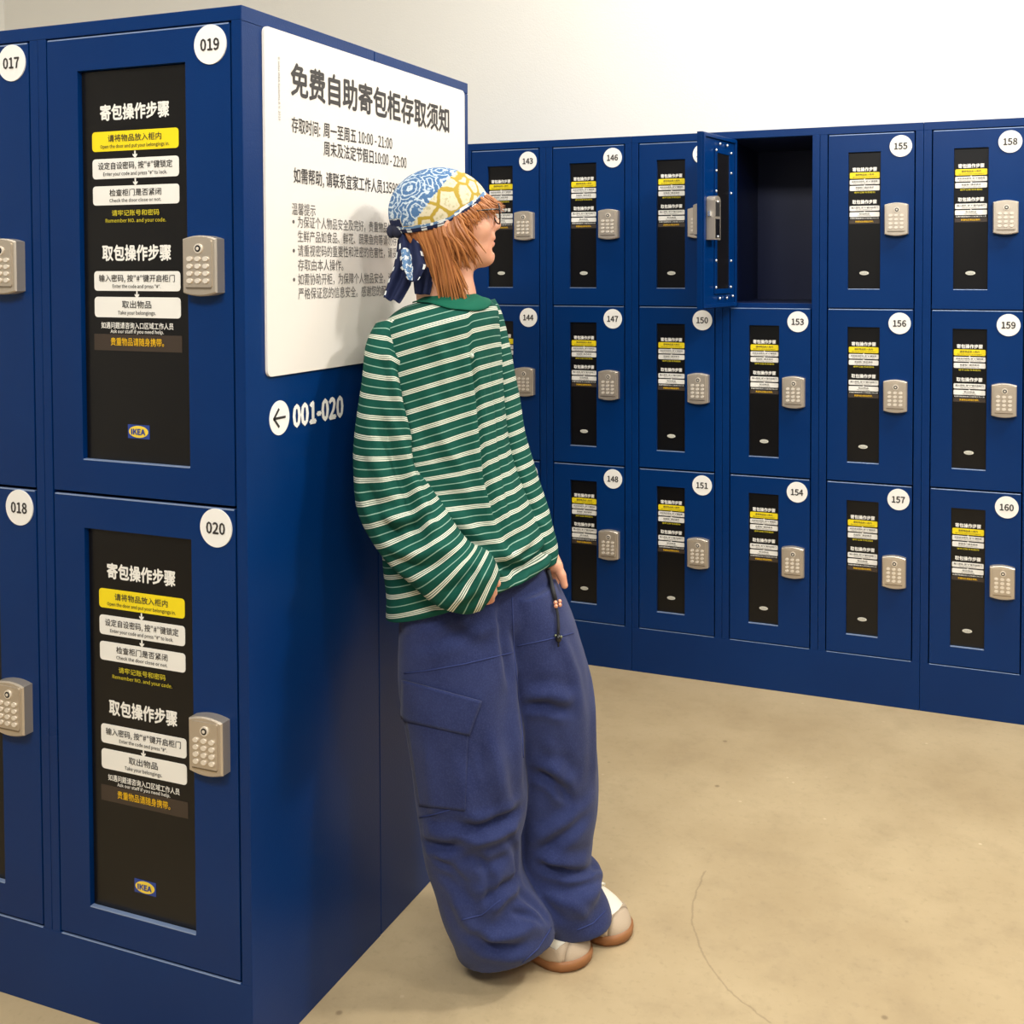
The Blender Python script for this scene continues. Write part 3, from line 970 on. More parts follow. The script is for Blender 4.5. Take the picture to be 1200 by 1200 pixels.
# torso of the shirt
tor = Loft([(494, 352, 552, 348, 2.195, 0.060), (472, 361, 572, 352, 2.195, 0.110), (452, 380, 583, 366, 2.195, 0.160, 0.06), (447, 412, 587, 396, 2.195, 0.165, 0.08),
            (447, 480, 590, 460, 2.19, 0.155, 0.09), (449, 560, 600, 530, 2.185, 0.150, 0.09), (452, 640, 622, 594, 2.185, 0.148, 0.08), (453, 690, 638, 630, 2.185, 0.146, 0.08),
            (455, 718, 642, 656, 2.185, 0.140, 0.08)], 150, 128, 2.3)
tor.ripple(soft_noise(0.0024, 16, (1, 5), (1, 7)))
tor.boost = 1.35
tor.folds([
    ([(551, 395), (560, 470), (568, 560), (598, 645)], -0.008, 0.008),
    ([(545, 395), (552, 470), (560, 550), (580, 640)], 0.005, 0.012),
    ([(575, 400), (582, 480), (592, 560), (606, 630)], -0.005, 0.010),
    ([(500, 440), (520, 520), (560, 600)], 0.005, 0.014),
    ([(495, 500), (520, 540), (555, 570)], -0.004, 0.010),
    ([(500, 590), (540, 610), (575, 650)], 0.006, 0.014),
    ([(520, 620), (560, 640), (600, 650)], -0.005, 0.010),
    ([(566, 655), (596, 664), (616, 668), (632, 652), (640, 640)], -0.009, 0.009), ([(575, 640), (600, 650), (625, 630)], 0.007, 0.010),
    ([(500, 380), (520, 420), (525, 480)], 0.004, 0.012),
])
def lerp_hem():
    # the front hem is caught up over the wrists: a soft roll of cloth
    n = tor.normals(); k = np.linspace(0, 1, tor.nr)[:, None]
    r = 0.010 * np.exp(-((k - 0.965) / 0.02) ** 2) - 0.006 * np.exp(-((k - 0.91) / 0.02) ** 2)
    front = np.clip(np.cos(tor.th + 0.7), 0, 1)[None, :]
    tor.P = tor.P + n * (r * front)[:, :, None]
lerp_hem()
ax = at(556, 690, 2.17) - at(512, 352, 2.195); ax /= np.linalg.norm(ax)
wv = np.array([_R[0], _R[1], 0.0])
aT = (tor.P - at(512, 352, 2.195)) @ (ax + 0.16 * wv)
# the front placket carries the stripes slightly lower on its far side
qx, qy = Loft._px(tor.P.reshape(-1, 3))
line_u = np.interp(qy, [395, 470, 560, 645], [551, 560, 568, 598])
flat_ = np.clip((qy - 520) / 70, 0, 1) * np.clip(line_u - qx, 0, 90) * 0.22 * 0.00174      # pulled level where the cloth is tucked in at the waist
aT = aT + flat_.reshape(aT.shape)
aT = aT + 0.003 * np.tanh((qx - line_u) / 2.0).reshape(aT.shape)
shirt = solid(pput('shirt', tor.mesh('shirt', [M['jersey']], along=aT + 0.217)), 0.002)

# sleeve nearest the viewer
sv = Loft([(440, 378, 478, 372, 2.105, 0.045), (430, 408, 491, 416, 2.085, 0.066), (424, 452, 490, 458, 2.075, 0.068), (418, 502, 488, 504, 2.065, 0.066),
           (414, 552, 497, 545, 2.055, 0.066), (422, 602, 510, 574, 2.045, 0.066), (446, 645, 527, 604, 2.03, 0.066), (480, 681, 548, 634, 2.015, 0.064),
           (513, 708, 564, 644, 2.005, 0.060), (545, 717, 578, 654, 2.00, 0.054), (562, 714, 584, 668, 2.00, 0.046), (569, 709, 586, 677, 2.003, 0.040)], 180, 88, 2.2)
sv.ripple(soft_noise(0.0022, 14, (2, 8), (1, 4)))
sv.boost = 1.5
sv.folds([
    ([(440, 470), (462, 530), (482, 590), (498, 640)], -0.008, 0.013),
    ([(453, 405), (462, 450), (474, 500), (484, 535)], 0.006, 0.008), ([(470, 420), (478, 470), (487, 520)], -0.006, 0.009),
    ([(450, 470), (474, 535), (496, 600), (512, 640)], 0.006, 0.012),
    ([(432, 600), (470, 610), (505, 600)], 0.006, 0.011), ([(450, 625), (485, 615), (512, 600)], -0.007, 0.010),
    ([(450, 640), (490, 650), (530, 640)], 0.007, 0.012), ([(470, 665), (505, 665), (540, 650)], -0.005, 0.010),
    ([(430, 520), (450, 560), (455, 590)], 0.005, 0.012), ([(424, 560), (440, 600), (470, 640)], -0.005, 0.010),
    ([(520, 700), (545, 680), (560, 660)], -0.006, 0.010), ([(535, 705), (556, 690), (570, 668)], 0.005, 0.010),
    ([(440, 415), (470, 425), (487, 440)], 0.004, 0.010),
])
sx_, sy_ = Loft._px(sv.P.reshape(-1, 3))
uc = np.interp(sy_, [395, 530], [453, 483])
chev = np.clip(sx_ - uc, 0, 60) * 0.42 * 0.00165 * np.clip((545 - sy_) / 40, 0, 1)      # the stripes break along the crease below the shoulder
aS = sv.len[:, None] - chev.reshape(sv.P.shape[:2])
o = solid(pput('sleeve', sv.mesh('sleeve', [M['jersey']], along=aS + 0.012), shirt), 0.002)
# sleeve on the far side
sf = Loft([(552, 358, 580, 350, 2.30, 0.03), (562, 374, 590, 372, 2.30, 0.052), (568, 412, 598, 408, 2.30, 0.058), (574, 462, 607, 456, 2.30, 0.060), (580, 512, 615, 504, 2.29, 0.060),
           (588, 566, 630, 556, 2.28, 0.060), (600, 610, 644, 602, 2.265, 0.058), (614, 642, 652, 632, 2.25, 0.050), (628, 666, 655, 655, 2.24, 0.036)], 120, 72, 2.2)
sf.ripple(soft_noise(0.0013, 12, (2, 7), (1, 4)))
sf.folds([([(598, 540), (612, 580), (628, 610)], -0.004, 0.009), ([(612, 600), (628, 612), (642, 618)], 0.004, 0.008)])
aF = (sf.P - at(560, 360, 2.3)) @ (ax + 0.22 * wv)
solid(pput('sleeve', sf.mesh('sleeve', [M['jersey']], along=aF + 0.205), shirt), 0.002)
# collar band and one button
def neckband():
    n = tor.normals(); base_ = tor.P + n * 0.0022
    V = []; rows = 12; na = tor.na
    for i in range(rows):
        for k in range(na):
            km = 9 + 23 * max(0.0, math.cos(tor.th[k] + 0.75)) ** 2
            x = km * i / (rows - 1); i0 = int(x); f = x - i0
            V.append(base_[i0, k] * (1 - f) + base_[i0 + 1, k] * f + (A_(0, 0, 0.010) * (1 - i / (rows - 1)) ** 3))
    b = MB(); b.add(V, [(i * na + k, i * na + (k + 1) % na, (i + 1) * na + (k + 1) % na, (i + 1) * na + k) for i in range(rows - 1) for k in range(na)], 0, True)
    me = b.mesh('collar', [M['green_rib']])
    bm = bmesh.new(); bm.from_mesh(me); bmesh.ops.recalc_face_normals(bm, faces=bm.faces); bm.to_mesh(me); bm.free()
    return me
solid(pput('collar', neckband(), shirt), 0.002, 1)
bt = MB(); c_ = tor.near(553, 416); c_ = c_ - FLAT * 0.004
bt.sphere(c_, 0.0052, 0, 8, (1, 0.6, 1))
pput('button', bt.mesh('button', [new_mat('pearl_button', lin(196, 206, 190), 0.25)]), shirt)['label'] = 'small pale button'

# ---- trousers
m = new_mat('navy_twill', lin(56, 66, 118), 0.8, 0, 0.2)
g = G(m)
tc = g.n('ShaderNodeTexCoord').outputs['Object']
wv_ = g.n('ShaderNodeTexWave'); g.nt.links.new(tc, wv_.inputs['Vector']); wv_.inputs['Scale'].default_value = 260; wv_.bands_direction = 'DIAGONAL'
nf = g.noise(tc, 9, 5, 0.65); nt_ = g.noise(tc, 320, 2)
c = g.mix(g.step(nf, 0.3, 0.72), lin(32, 41, 84), lin(48, 58, 103))
c = g.mix(g.math('MULTIPLY', g.step(nt_, 0.45, 0.7), 0.22), c, lin(74, 84, 130))
g.val(g.b.inputs['Base Color'], c)
g.bump(g.math('ADD', g.math('MULTIPLY', wv_.outputs['Fac'], 0.5), nt_), 0.0005)
g.b.inputs['Sheen Weight'].default_value = 0.12
M['twill'] = m
M['twill_seam'] = new_mat('navy_seam', lin(52, 62, 110), 0.8, 0, 0.2)

ln = Loft([(470, 690, 600, 690, 2.165, 0.110), (468, 735, 602, 735, 2.155, 0.118), (469, 800, 609, 795, 2.15, 0.118), (477, 850, 614, 845, 2.145, 0.116), (485, 900, 617, 895, 2.14, 0.114),
           (491, 950, 616, 948, 2.14, 0.112), (499, 1000, 611, 985, 2.14, 0.108), (512, 1040, 612, 1022, 2.14, 0.104), (524, 1080, 634, 1056, 2.14, 0.103), (534, 1102, 646, 1074, 2.14, 0.094),
           (541, 1120, 650, 1096, 2.14, 0.076)], 210, 128, 2.3)
ln.ripple(soft_noise(0.0022, 18, (2, 7), (1, 5)))
ln.boost = 1.15
ln.folds([
    ([(600, 750), (606, 850), (610, 950)], 0.005, 0.016),
    ([(535, 965), (560, 972), (590, 960), (612, 945)], -0.011, 0.010), ([(548, 985), (580, 980), (608, 965)], 0.008, 0.012),
    ([(495, 985), (515, 994), (538, 994)], -0.010, 0.008), ([(500, 970), (520, 978), (545, 975)], 0.007, 0.011),
    ([(538, 1000), (570, 1012), (600, 1000)], -0.006, 0.011), ([(560, 1060), (590, 1040), (607, 1030)], -0.007, 0.010),
    ([(575, 1072), (592, 1050), (610, 1036)], 0.006, 0.011), ([(548, 1090), (570, 1110), (600, 1112), (640, 1095)], -0.009, 0.011),
    ([(560, 1100), (600, 1095), (632, 1080)], 0.007, 0.012), ([(530, 1050), (545, 1080), (560, 1095)], 0.006, 0.013),
    ([(515, 1020), (540, 1040), (555, 1060)], -0.005, 0.011), ([(605, 1040), (625, 1060), (645, 1085)], -0.005, 0.008),
    ([(572, 850), (590, 920), (600, 960)], 0.005, 0.016), ([(556, 860), (575, 930), (580, 960)], -0.004, 0.012),
    ([(520, 720), (560, 740), (600, 730)], 0.004, 0.012), ([(480, 760), (530, 745), (570, 720)], -0.004, 0.012),
    ([(500, 860), (505, 920), (510, 960)], 0.004, 0.014), ([(585, 700), (590, 760), (598, 810)], -0.006, 0.010),
    ([(505, 1000), (530, 1016), (548, 1040)], -0.005, 0.007), ([(560, 1000), (575, 1030), (572, 1060)], -0.006, 0.008), ([(590, 975), (604, 1000), (606, 1030)], -0.005, 0.008),
    ([(595, 1068), (620, 1074), (640, 1084)], -0.005, 0.007), ([(540, 870), (560, 930), (566, 958)], -0.005, 0.012),
])
lf = Loft([(572, 690, 652, 680, 2.23, 0.110), (575, 735, 672, 728, 2.235, 0.114), (582, 800, 692, 797, 2.24, 0.114), (588, 850, 698, 848, 2.25, 0.110), (594, 900, 701, 898, 2.26, 0.108),
           (598, 950, 700, 948, 2.255, 0.104), (600, 988, 695, 984, 2.25, 0.098), (602, 1014, 693, 1010, 2.245, 0.094), (606, 1034, 707, 1027, 2.24, 0.100), (618, 1056, 704, 1046, 2.24, 0.096), (628, 1074, 714, 1064, 2.24, 0.088),
           (632, 1082, 719, 1073, 2.24, 0.082)], 200, 128, 2.3)
lf.ripple(soft_noise(0.0022, 18, (2, 7), (1, 5)))
lf.boost = 1.15
lf.folds([
    ([(612, 826), (640, 828), (670, 835)], -0.008, 0.009), ([(615, 812), (645, 812), (675, 820)], 0.006, 0.012),
    ([(622, 902), (645, 912), (660, 926), (668, 940)], -0.009, 0.009), ([(630, 892), (655, 900), (674, 920)], 0.006, 0.012),
    ([(690, 950), (650, 985), (625, 1005)], -0.007, 0.012), ([(695, 935), (655, 968), (625, 985)], 0.006, 0.013),
    ([(630, 1012), (660, 1022), (690, 1024)], -0.011, 0.008), ([(625, 1000), (660, 1008), (690, 1005)], 0.006, 0.011),
    ([(660, 1032), (690, 1028), (706, 1022)], 0.007, 0.008), ([(690, 760), (696, 850), (698, 930)], 0.004, 0.014),
    ([(655, 740), (675, 790), (684, 850)], 0.004, 0.014), ([(640, 860), (650, 900), (650, 950)], 0.004, 0.013),
    ([(615, 1045), (640, 1060), (670, 1085)], -0.005, 0.009), ([(640, 1050), (670, 1060), (690, 1075)], 0.005, 0.010),
])
hp = Loft([(472, 655, 630, 635, 2.185, 0.108, 0.08), (468, 695, 643, 670, 2.19, 0.120, 0.12), (470, 722, 655, 706, 2.195, 0.122, 0.13), (478, 745, 660, 735, 2.20, 0.100, 0.13), (500, 765, 650, 758, 2.205, 0.06, 0.12)], 60, 128, 2.4)
hp.ripple(soft_noise(0.002, 12, (1, 4), (1, 5)))
def joined(name, lofts, mat, vox):
    V = []; Fc = []
    for L in lofts:
        o = len(V); nr, na = L.nr, L.na
        V += L.P.reshape(-1, 3).tolist()
        # double walled at the lower end so the hem stays open
        for i in range(nr - 1):
            for k in range(na):
                k2 = (k + 1) % na
                Fc.append((o + i * na + k, o + i * na + k2, o + (i + 1) * na + k2, o + (i + 1) * na + k))
        Fc.append(tuple(o + k for k in range(na - 1, -1, -1)))
        Fc.append(tuple(o + (nr - 1) * na + k for k in range(na)))
    me = bpy.data.meshes.new(name); me.from_pydata(V, [], Fc)
    bm = bmesh.new(); bm.from_mesh(me); bmesh.ops.recalc_face_normals(bm, faces=bm.faces); bm.to_mesh(me); bm.free()
    t = bpy.data.objects.new('t', me); COL.objects.link(t)
    md = t.modifiers.new('r', 'REMESH'); md.mode = 'VOXEL'; md.voxel_size = vox; md.use_smooth_shade = True
    sm = t.modifiers.new('s', 'SMOOTH'); sm.factor = 0.5; sm.iterations = 3
    dg = bpy.context.evaluated_depsgraph_get()
    out = bpy.data.meshes.new_from_object(t.evaluated_get(dg))
    out.name = name
    bpy.data.objects.remove(t)
    out.materials.clear(); out.materials.append(mat)
    return out
tm = joined('trousers', [hp, ln, lf], M['twill'], 0.0036)
tm.polygons.foreach_set('use_smooth', np.ones(len(tm.polygons), bool))
trousers = pput('trousers', tm)
tv = np.array([v.co[:] for v in tm.vertices]); 
bvh = BVHTree.FromPolygons([tuple(v) for v in tv], [tuple(p.vertices) for p in tm.polygons])
def hit(u, v):
    d = at(u, v, 1.0) - _O
    h = bvh.ray_cast(Vector(_O), Vector(d).normalized())
    return (np.array(h[0]), np.array(h[1])) if h[0] is not None else (None, None)
def seam_line(b, pts, r=0.0014, off=0.0004, step=4):
    path = []
    for (u0, v0), (u1, v1) in zip(pts[:-1], pts[1:]):
        n = max(2, int(math.hypot(u1 - u0, v1 - v0) / step))
        for k in range(n):
            p, nn = hit(u0 + (u1 - u0) * k / n, v0 + (v1 - v0) * k / n)
            if p is not None and (not path or np.linalg.norm(p - path[-1]) < 0.03):
                path.append(p + nn * off)
    if len(path) > 2:
        b.tube(path, r, 6)
for pts in ([(474, 789), (500, 786), (545, 778), (604, 764)], [(606, 757), (640, 750), (676, 741)], [(510, 858), (500, 890), (492, 935)],
            [(492, 958), (510, 954), (532, 948)], [(541, 1078), (565, 1072), (590, 1052)], [(612, 1128), (630, 1112), (648, 1084)], [(676, 1090), (695, 1082), (713, 1064)],
            [(600, 700), (602, 760), (612, 860), (615, 940)]):
    b = MB(); seam_line(b, pts)
    if b.v:
        pput('seam', b.mesh('seam', [M['twill_seam']]), trousers)
def patch(name, quad, nu, nv, off, thick, mat, parent):
    q = [np.array(p, float) for p in quad]                             # tl, tr, br, bl
    V = []; ok = True
    for j in range(nv + 1):
        for i in range(nu + 1):
            s, t = i / nu, j / nv
            p = (1 - t) * ((1 - s) * q[0] + s * q[1]) + t * ((1 - s) * q[3] + s * q[2])
            h, n = hit(*p)
            if h is None:
                h, n = V_last
            V_last = (h, n)
            V.append(h + n * off)
    V = np.array(V).reshape(nv + 1, nu + 1, 3)
    for _ in range(3):
        V[1:-1, 1:-1] = (V[1:-1, 1:-1] * 2 + V[:-2, 1:-1] + V[2:, 1:-1] + V[1:-1, :-2] + V[1:-1, 2:]) / 6
    V = V.reshape(-1, 3)
    w = nu + 1
    Fc = [(j * w + i, j * w + i + 1, (j + 1) * w + i + 1, (j + 1) * w + i) for j in range(nv) for i in range(nu)]
    b = MB(); b.add(V, Fc, 0, True)
    o = pput(name, b.mesh(name, [mat]), parent)
    solid(o, thick, 0.0)
    return o
fl = patch('pocket_flap', [(473, 796), (564, 821), (550, 861), (472, 843)], 22, 12, 0.0035, 0.004, M['twill'], trousers)
patch('cargo_pocket', [(476, 842), (549, 856), (545, 950), (492, 944)], 22, 24, 0.001, 0.003, M['twill'], trousers)

# ---- cord with beads hanging at the far hip
wc = MB()
cpts = [(639, 668, 2.13), (642, 680, 2.125), (645, 692, 2.122), (648, 704, 2.122)]
P_ = []
for u, v, _d in cpts:
    h, n = hit(u, v)
    P_.append(h + n * 0.006)
wc.tube(P_, 0.0045, 8)
cpts2 = [(649, 712), (651, 722), (652, 734), (652, 745)]
P2 = []
for u, v in cpts2:
    h, n = hit(u, v)
    P2.append(h + n * 0.006)
wc.tube([P_[-1]] + P2, 0.003, 8)
cord = pput('waist_cord', wc.mesh('waist_cord', [new_mat('black_cord', lin(34, 34, 38), 0.7)]))
bead_m = new_mat('copper_bead', lin(228, 160, 128), 0.3, 0.3)
for du, dv in ((-2.3, -1.5), (2.3, -2.5), (-1.8, 2.5), (2.6, 1.6)):
    b = MB(); h, n = hit(649 + du, 708.5 + dv); b.sphere(h + n * 0.009, 0.0044, 0, 7)
    pput('bead', b.mesh('bead', [bead_m]), cord)
b = MB(); h, n = hit(652, 748); h = h + n * 0.007
b.sphere(h, 0.0062, 0, 8, (1, 1, 1.3)); b.sphere(h + A_(0.006, 0, 0.004), 0.003, 1, 6); b.sphere(h + A_(-0.006, 0, 0.005), 0.003, 1, 6)
b.tube([h - A_(0, 0, 0.006), h - A_(0, 0, 0.016)], 0.0018, 6, 0)
pput('cord_stopper', b.mesh('cord_stopper', [M['rubber_black'], new_mat('olive_metal', lin(120, 124, 100), 0.3, 0.6)]), cord)

# ---- shoes (local: x toe, y left, z up; heel at the origin)
suede = new_mat('beige_suede', lin(190, 170, 145), 0.9, 0, 0.15, bump=(500, 0.0006))
cream = new_mat('cream_leather', lin(236, 228, 208), 0.5, 0, 0.4, bump=(300, 0.0003))
gum = new_mat('gum_rubber', lin(158, 106, 64), 0.5, 0, 0.4, bump=(400, 0.0003))
lace_m = new_mat('cream_lace', lin(240, 234, 218), 0.8)
def shoe(toe, heel, side):
    toe = np.asarray(toe, float); heel = np.asarray(heel, float); toe[2] = heel[2] = 0
    d = toe - heel; L = np.linalg.norm(d); d /= L; n = np.array([-d[1], d[0], 0])
    def W_(x, y, z): return heel + d * x + n * y + A_(0, 0, z)
    def out(t):                                                      # half widths (outer/inner) and centre line
        hw = np.interp(t, [0, .03, .1, .25, .45, .65, .78, .88, .95, .985, 1], [.012, .022, .032, .035, .036, .045, .050, .046, .033, .019, .005])
        cy = 0.006 * side * math.sin(PI * t)
        return hw, cy
    ts = np.concatenate([[0, 0.01, 0.03], np.linspace(0.06, 0.80, 24), [0.82, 0.84, 0.86, 0.88, 0.905, 0.93, 0.955, 0.975, 0.99, 1.0]])
    root = None
    def shell(name, z0f, z1f, grow0, grow1, mat, parent, top=False, rng_=(0, 1), arcn=18, lift=0.0):
        V = []; rows = []
        use = [t for t in ts if rng_[0] <= t <= rng_[1]]
        for t in use:
            hw, cy = out(t); z0, z1 = z0f(t), z1f(t); r = []
            if top:
                for k in range(arcn + 1):
                    a = PI * k / arcn
                    r.append(W_(t * (L - 0.006) + 0.002, cy + (hw + grow0) * math.cos(a), z0 + (z1 - z0) * math.sin(a) ** 0.75))
            else:
                r = [W_(t * L, cy + hw + grow0, z0), W_(t * L, cy + hw + grow1, (z0 + z1) / 2), W_(t * L, cy + hw + grow0, z1), W_(t * L, cy - hw - grow0, z1), W_(t * L, cy - hw - grow1, (z0 + z1) / 2), W_(t * L, cy - hw - grow0, z0)]
            rows.append(len(r)); V += r
        w = rows[0]; Fc = []
        for i in range(len(use) - 1):
            for k in range(w if not top else w - 1):
                k2 = (k + 1) % w
                Fc.append((i * w + k, (i + 1) * w + k, (i + 1) * w + k2, i * w + k2))
        Fc.append(tuple(range(w))); Fc.append(tuple((len(use) - 1) * w + k for k in range(w - 1, -1, -1)))
        b = MB(); b.add(V, Fc, 0, True)
        me = b.mesh(name, [mat])
        bm = bmesh.new(); bm.from_mesh(me); bmesh.ops.recalc_face_normals(bm, faces=bm.faces); bm.to_mesh(me); bm.free()
        return pput(name, me, parent)
    topz = lambda t: float(np.interp(t, [0, .05, .2, .4, .55, .7, .8, .88, .94, .98, 1], [.070, .085, .090, .098, .096, .085, .072, .058, .046, .035, .024]))
    root = shell('shoe', lambda t: .018, topz, 0, 0, cream, None, True)
    spring = lambda t: float(np.interp(t, [0, .8, 1], [0.0005, 0.0005, 0.007]))
    shell('sole', spring, lambda t: .020 + spring(t) * 0.8, .002, .0045, gum, root)
    # toe piece with a T-shaped tongue of leather left bare behind it
    shell('toe_overlay', lambda t: .019, lambda t: topz(t) + .0018, .0018, 0, suede, root, True, (0.90, 1))
    for sgn in (1, -1):                                              # quarter overlays down both sides
        V = []; use = [t for t in ts if 0.30 <= t <= 0.906]; m_ = 8
        for t in use:
            hw, cy = out(t)
            amax = np.interp(t, [0.30, 0.5, 0.60, 0.72, 0.84, 0.88, 0.905], [0.30, 0.24, 0.15, 0.12, 0.13, 0.28, 0.50]) * PI
            for k in range(m_ + 1):
                a = amax * k / m_
                V.append(W_(t * (L - 0.006) + 0.002, cy + sgn * (hw + .0018) * math.cos(a), .019 + (topz(t) + .0018 - .019) * math.sin(a) ** 0.75))
        Fc = [(i * (m_ + 1) + k, i * (m_ + 1) + k + 1, (i + 1) * (m_ + 1) + k + 1, (i + 1) * (m_ + 1) + k) for i in range(len(use) - 1) for k in range(m_)]
        b = MB(); b.add(V, Fc, 0, True)
        solid(pput('side_overlay', b.mesh('side_overlay', [suede]), root), 0.0015, 0)
    b = MB()
    for t in (0.70, 0.63, 0.56, 0.49):
        hw, cy = out(t)
        b.tube([W_(t * L, cy + (hw) * math.cos(a), .019 + (topz(t) - .016) * math.sin(a) ** 0.75 + 0.002) for a in np.linspace(PI * 0.30, PI * 0.70, 8)], 0.0026, 6)
    pput('laces', b.mesh('laces', [lace_m]), root)
    return root
def ground(u, v):
    r = _F + _R * (u - CX) / FPX - _U * (v - CY) / FPX
    return _O + r * (-CAM_H / r[2])
sd = A_(0.975, -0.20, 0); sd /= np.linalg.norm(sd)
s1 = shoe(ground(690, 1132), ground(690, 1132) - sd * 0.270, -1)
s2 = shoe(ground(738, 1103), ground(738, 1103) - sd * 0.270, 1)

# ------------------------------------------------------------------ head: hair, scarf, glasses
m = new_mat('copper_hair', lin(168, 100, 52), 0.42, 0, 0.4)
g = G(m)
oi = g.n('ShaderNodeAttribute', attribute_name='strand_tone').outputs['Fac']
tc = g.n('ShaderNodeTexCoord').outputs['Object']
c = g.mix(oi, lin(122, 68, 34), lin(206, 138, 78))
c = g.mix(g.math('MULTIPLY', g.noise(tc, 260, 2), 0.35), c, lin(150, 86, 46))
g.val(g.b.inputs['Base Color'], c)
M['hair'] = m
hb = MB(); shade = []
hr = random.Random(11)
def lock(pts, r, sh=None, n=6):
    """one tapered strand; pts in head coordinates"""
    Pw = cr([H(*p) for p in pts], np.linspace(0, len(pts) - 1, 14))
    k = np.linspace(0, 1, 14)
    rad = r * np.clip(1.15 - k ** 2.2, 0.06, 1) * np.clip(0.5 + k * 3, 0, 1)
    n0 = len(hb.v)
    hb.tube(list(Pw), list(rad), n)
    s_ = hr.uniform(0.15, 0.85) if sh is None else sh
    shade.extend([s_] * (len(hb.v) - n0))
# underlayer hugging the skull below the scarf, then strands over it
def skull(az, z, grow=0.0):
    """point on the cranium at azimuth az (0 = front, +90 = left, -90 = right) and height z"""
    rz = math.sqrt(max(0.05, 1 - ((z - 0.004) / 0.086) ** 2))
    return (-0.010 + (0.094 + grow) * rz * math.cos(az), (0.078 + grow) * rz * math.sin(az), z)
def rim_z(deg):
    return float(np.interp(deg, [0, 30, 60, 90, 110, 135, 180], [0.034, 0.027, 0.006, -0.026, -0.036, -0.040, -0.040]))
for i in range(760):                                                  # sides and nape, falling to the shoulders
    side_ = -1 if hr.random() < 0.7 else 1
    deg = hr.uniform(74, 158)
    a = math.radians(deg) * side_
    z0 = rim_z(deg) + 0.012 + hr.uniform(-0.012, 0.006)
    p0 = skull(a, z0, -0.004)
    ear = max(0.0, 1 - abs(deg - 92) / 24)
    p1 = skull(a, z0 - 0.030, 0.004 + 0.010 * ear + hr.uniform(0, 0.009))
    end = hr.uniform(-0.212, -0.140) if deg > 98 else hr.uniform(-0.120, -0.070)
    x1, y1 = p1[0], p1[1]
    fwd = hr.uniform(0.004, 0.046) + (0.012 if deg > 125 else 0)
    pull = (0.98 - 0.20 * max(0.0, (deg - 115) / 45)) if deg > 98 else 0.92
    p2 = (x1 * 0.86 + fwd * 0.6, y1 * ((1 + pull) / 2 + 0.07 * ear), (z0 - 0.03) * 0.5 + end * 0.5)
    p3 = (x1 * 0.70 + fwd + hr.uniform(-0.004, 0.006), y1 * pull + hr.uniform(-0.006, 0.006), end)
    lock([p0, p1, p2, p3], hr.uniform(0.0020, 0.0038))
for i in range(230):                                                  # fringe swept to the front
    deg = hr.uniform(-84, 62)
    a = math.radians(deg)
    z0 = rim_z(abs(deg)) + 0.006 + hr.uniform(-0.008, 0.005)
    f = math.cos(a)
    p0 = skull(a, z0, -0.003)
    p1 = skull(a * 0.97, z0 - 0.010, 0.010)
    p2 = (p1[0] + 0.010 * f + hr.uniform(0, .006), p1[1] * 0.98, p1[2] - hr.uniform(0.006, 0.014))
    p3 = (p2[0] + hr.uniform(0.004, 0.020) * max(f, 0.45), p2[1] * 0.97 + hr.uniform(-0.006, 0.006), p2[2] - hr.uniform(0.004, 0.018))
    lock([p0, p1, p2, p3], hr.uniform(0.0016, 0.0030))
for i in range(70):                                                   # strands in front of the ear
    deg = hr.uniform(60, 86); a = -math.radians(deg) if hr.random() < 0.7 else math.radians(deg)
    z0 = rim_z(deg) + hr.uniform(-0.006, 0.006)
    p0 = skull(a, z0, 0.0); p1 = skull(a, z0 - 0.022, 0.006)
    lock([p0, p1, (p1[0] + 0.002, p1[1] * 0.97, z0 - 0.04), (p1[0] + hr.uniform(-.006, .008), p1[1] * 0.92, z0 - hr.uniform(0.045, 0.066))], hr.uniform(0.0014, 0.0026))
me = hb.mesh('hair', [M['hair']])
at_ = me.attributes.new('strand_tone', 'FLOAT', 'POINT'); at_.data.foreach_set('value', np.array(shade, np.float32))
hair = pput('hair', me)

# scarf: a cap over the cranium, lower edge sloping from forehead to nape
m = new_mat('printed_scarf', lin(84, 118, 158), 0.75, 0, 0.25)
g = G(m)
uvx = g.n('ShaderNodeAttribute', attribute_name='flat').outputs['Vector']
reg = g.n('ShaderNodeAttribute', attribute_name='zone').outputs['Fac']
blue = lin(74, 110, 152); pale = lin(190, 204, 214)
v1 = g.n('ShaderNodeTexVoronoi'); g.nt.links.new(uvx, v1.inputs['Vector']); v1.inputs['Scale'].default_value = 21
w1 = g.noise(uvx, 60, 4)
rr = g.math('ADD', v1.outputs['Distance'], g.math('MULTIPLY', g.math('SUBTRACT', w1, 0.5), 0.35))
ringf = g.math('SINE', g.math('MULTIPLY', rr, 38.0))
c_b = g.mix(g.step(ringf, 0.45, 0.8), blue, pale)
c_b = g.mix(g.math('MULTIPLY', g.step(g.noise(uvx, 130, 3), 0.56, 0.64), 0.7), c_b, lin(200, 214, 222))
v2 = g.n('ShaderNodeTexVoronoi', feature='DISTANCE_TO_EDGE'); g.nt.links.new(uvx, v2.inputs['Vector']); v2.inputs['Scale'].default_value = 29
e2 = g.math('ADD', v2.outputs['Distance'], g.math('MULTIPLY', g.math('SUBTRACT', g.noise(uvx, 150, 2), 0.5), 0.10))
c_y = g.mix(g.step(e2, 0.07, 0.11), lin(172, 146, 54), lin(212, 202, 172))
c_y = g.mix(g.math('MULTIPLY', g.step(g.noise(uvx, 190, 2), 0.5, 0.6), g.step(e2, 0.16, 0.24)), c_y, lin(186, 178, 140))
nv = lin(26, 34, 66)
st_ = g.math('SINE', g.math('MULTIPLY', g.n('ShaderNodeAttribute', attribute_name='rim').outputs['Fac'], 190))
c_n = g.mix(g.step(st_, 0.35, 0.5), nv, lin(226, 230, 230))
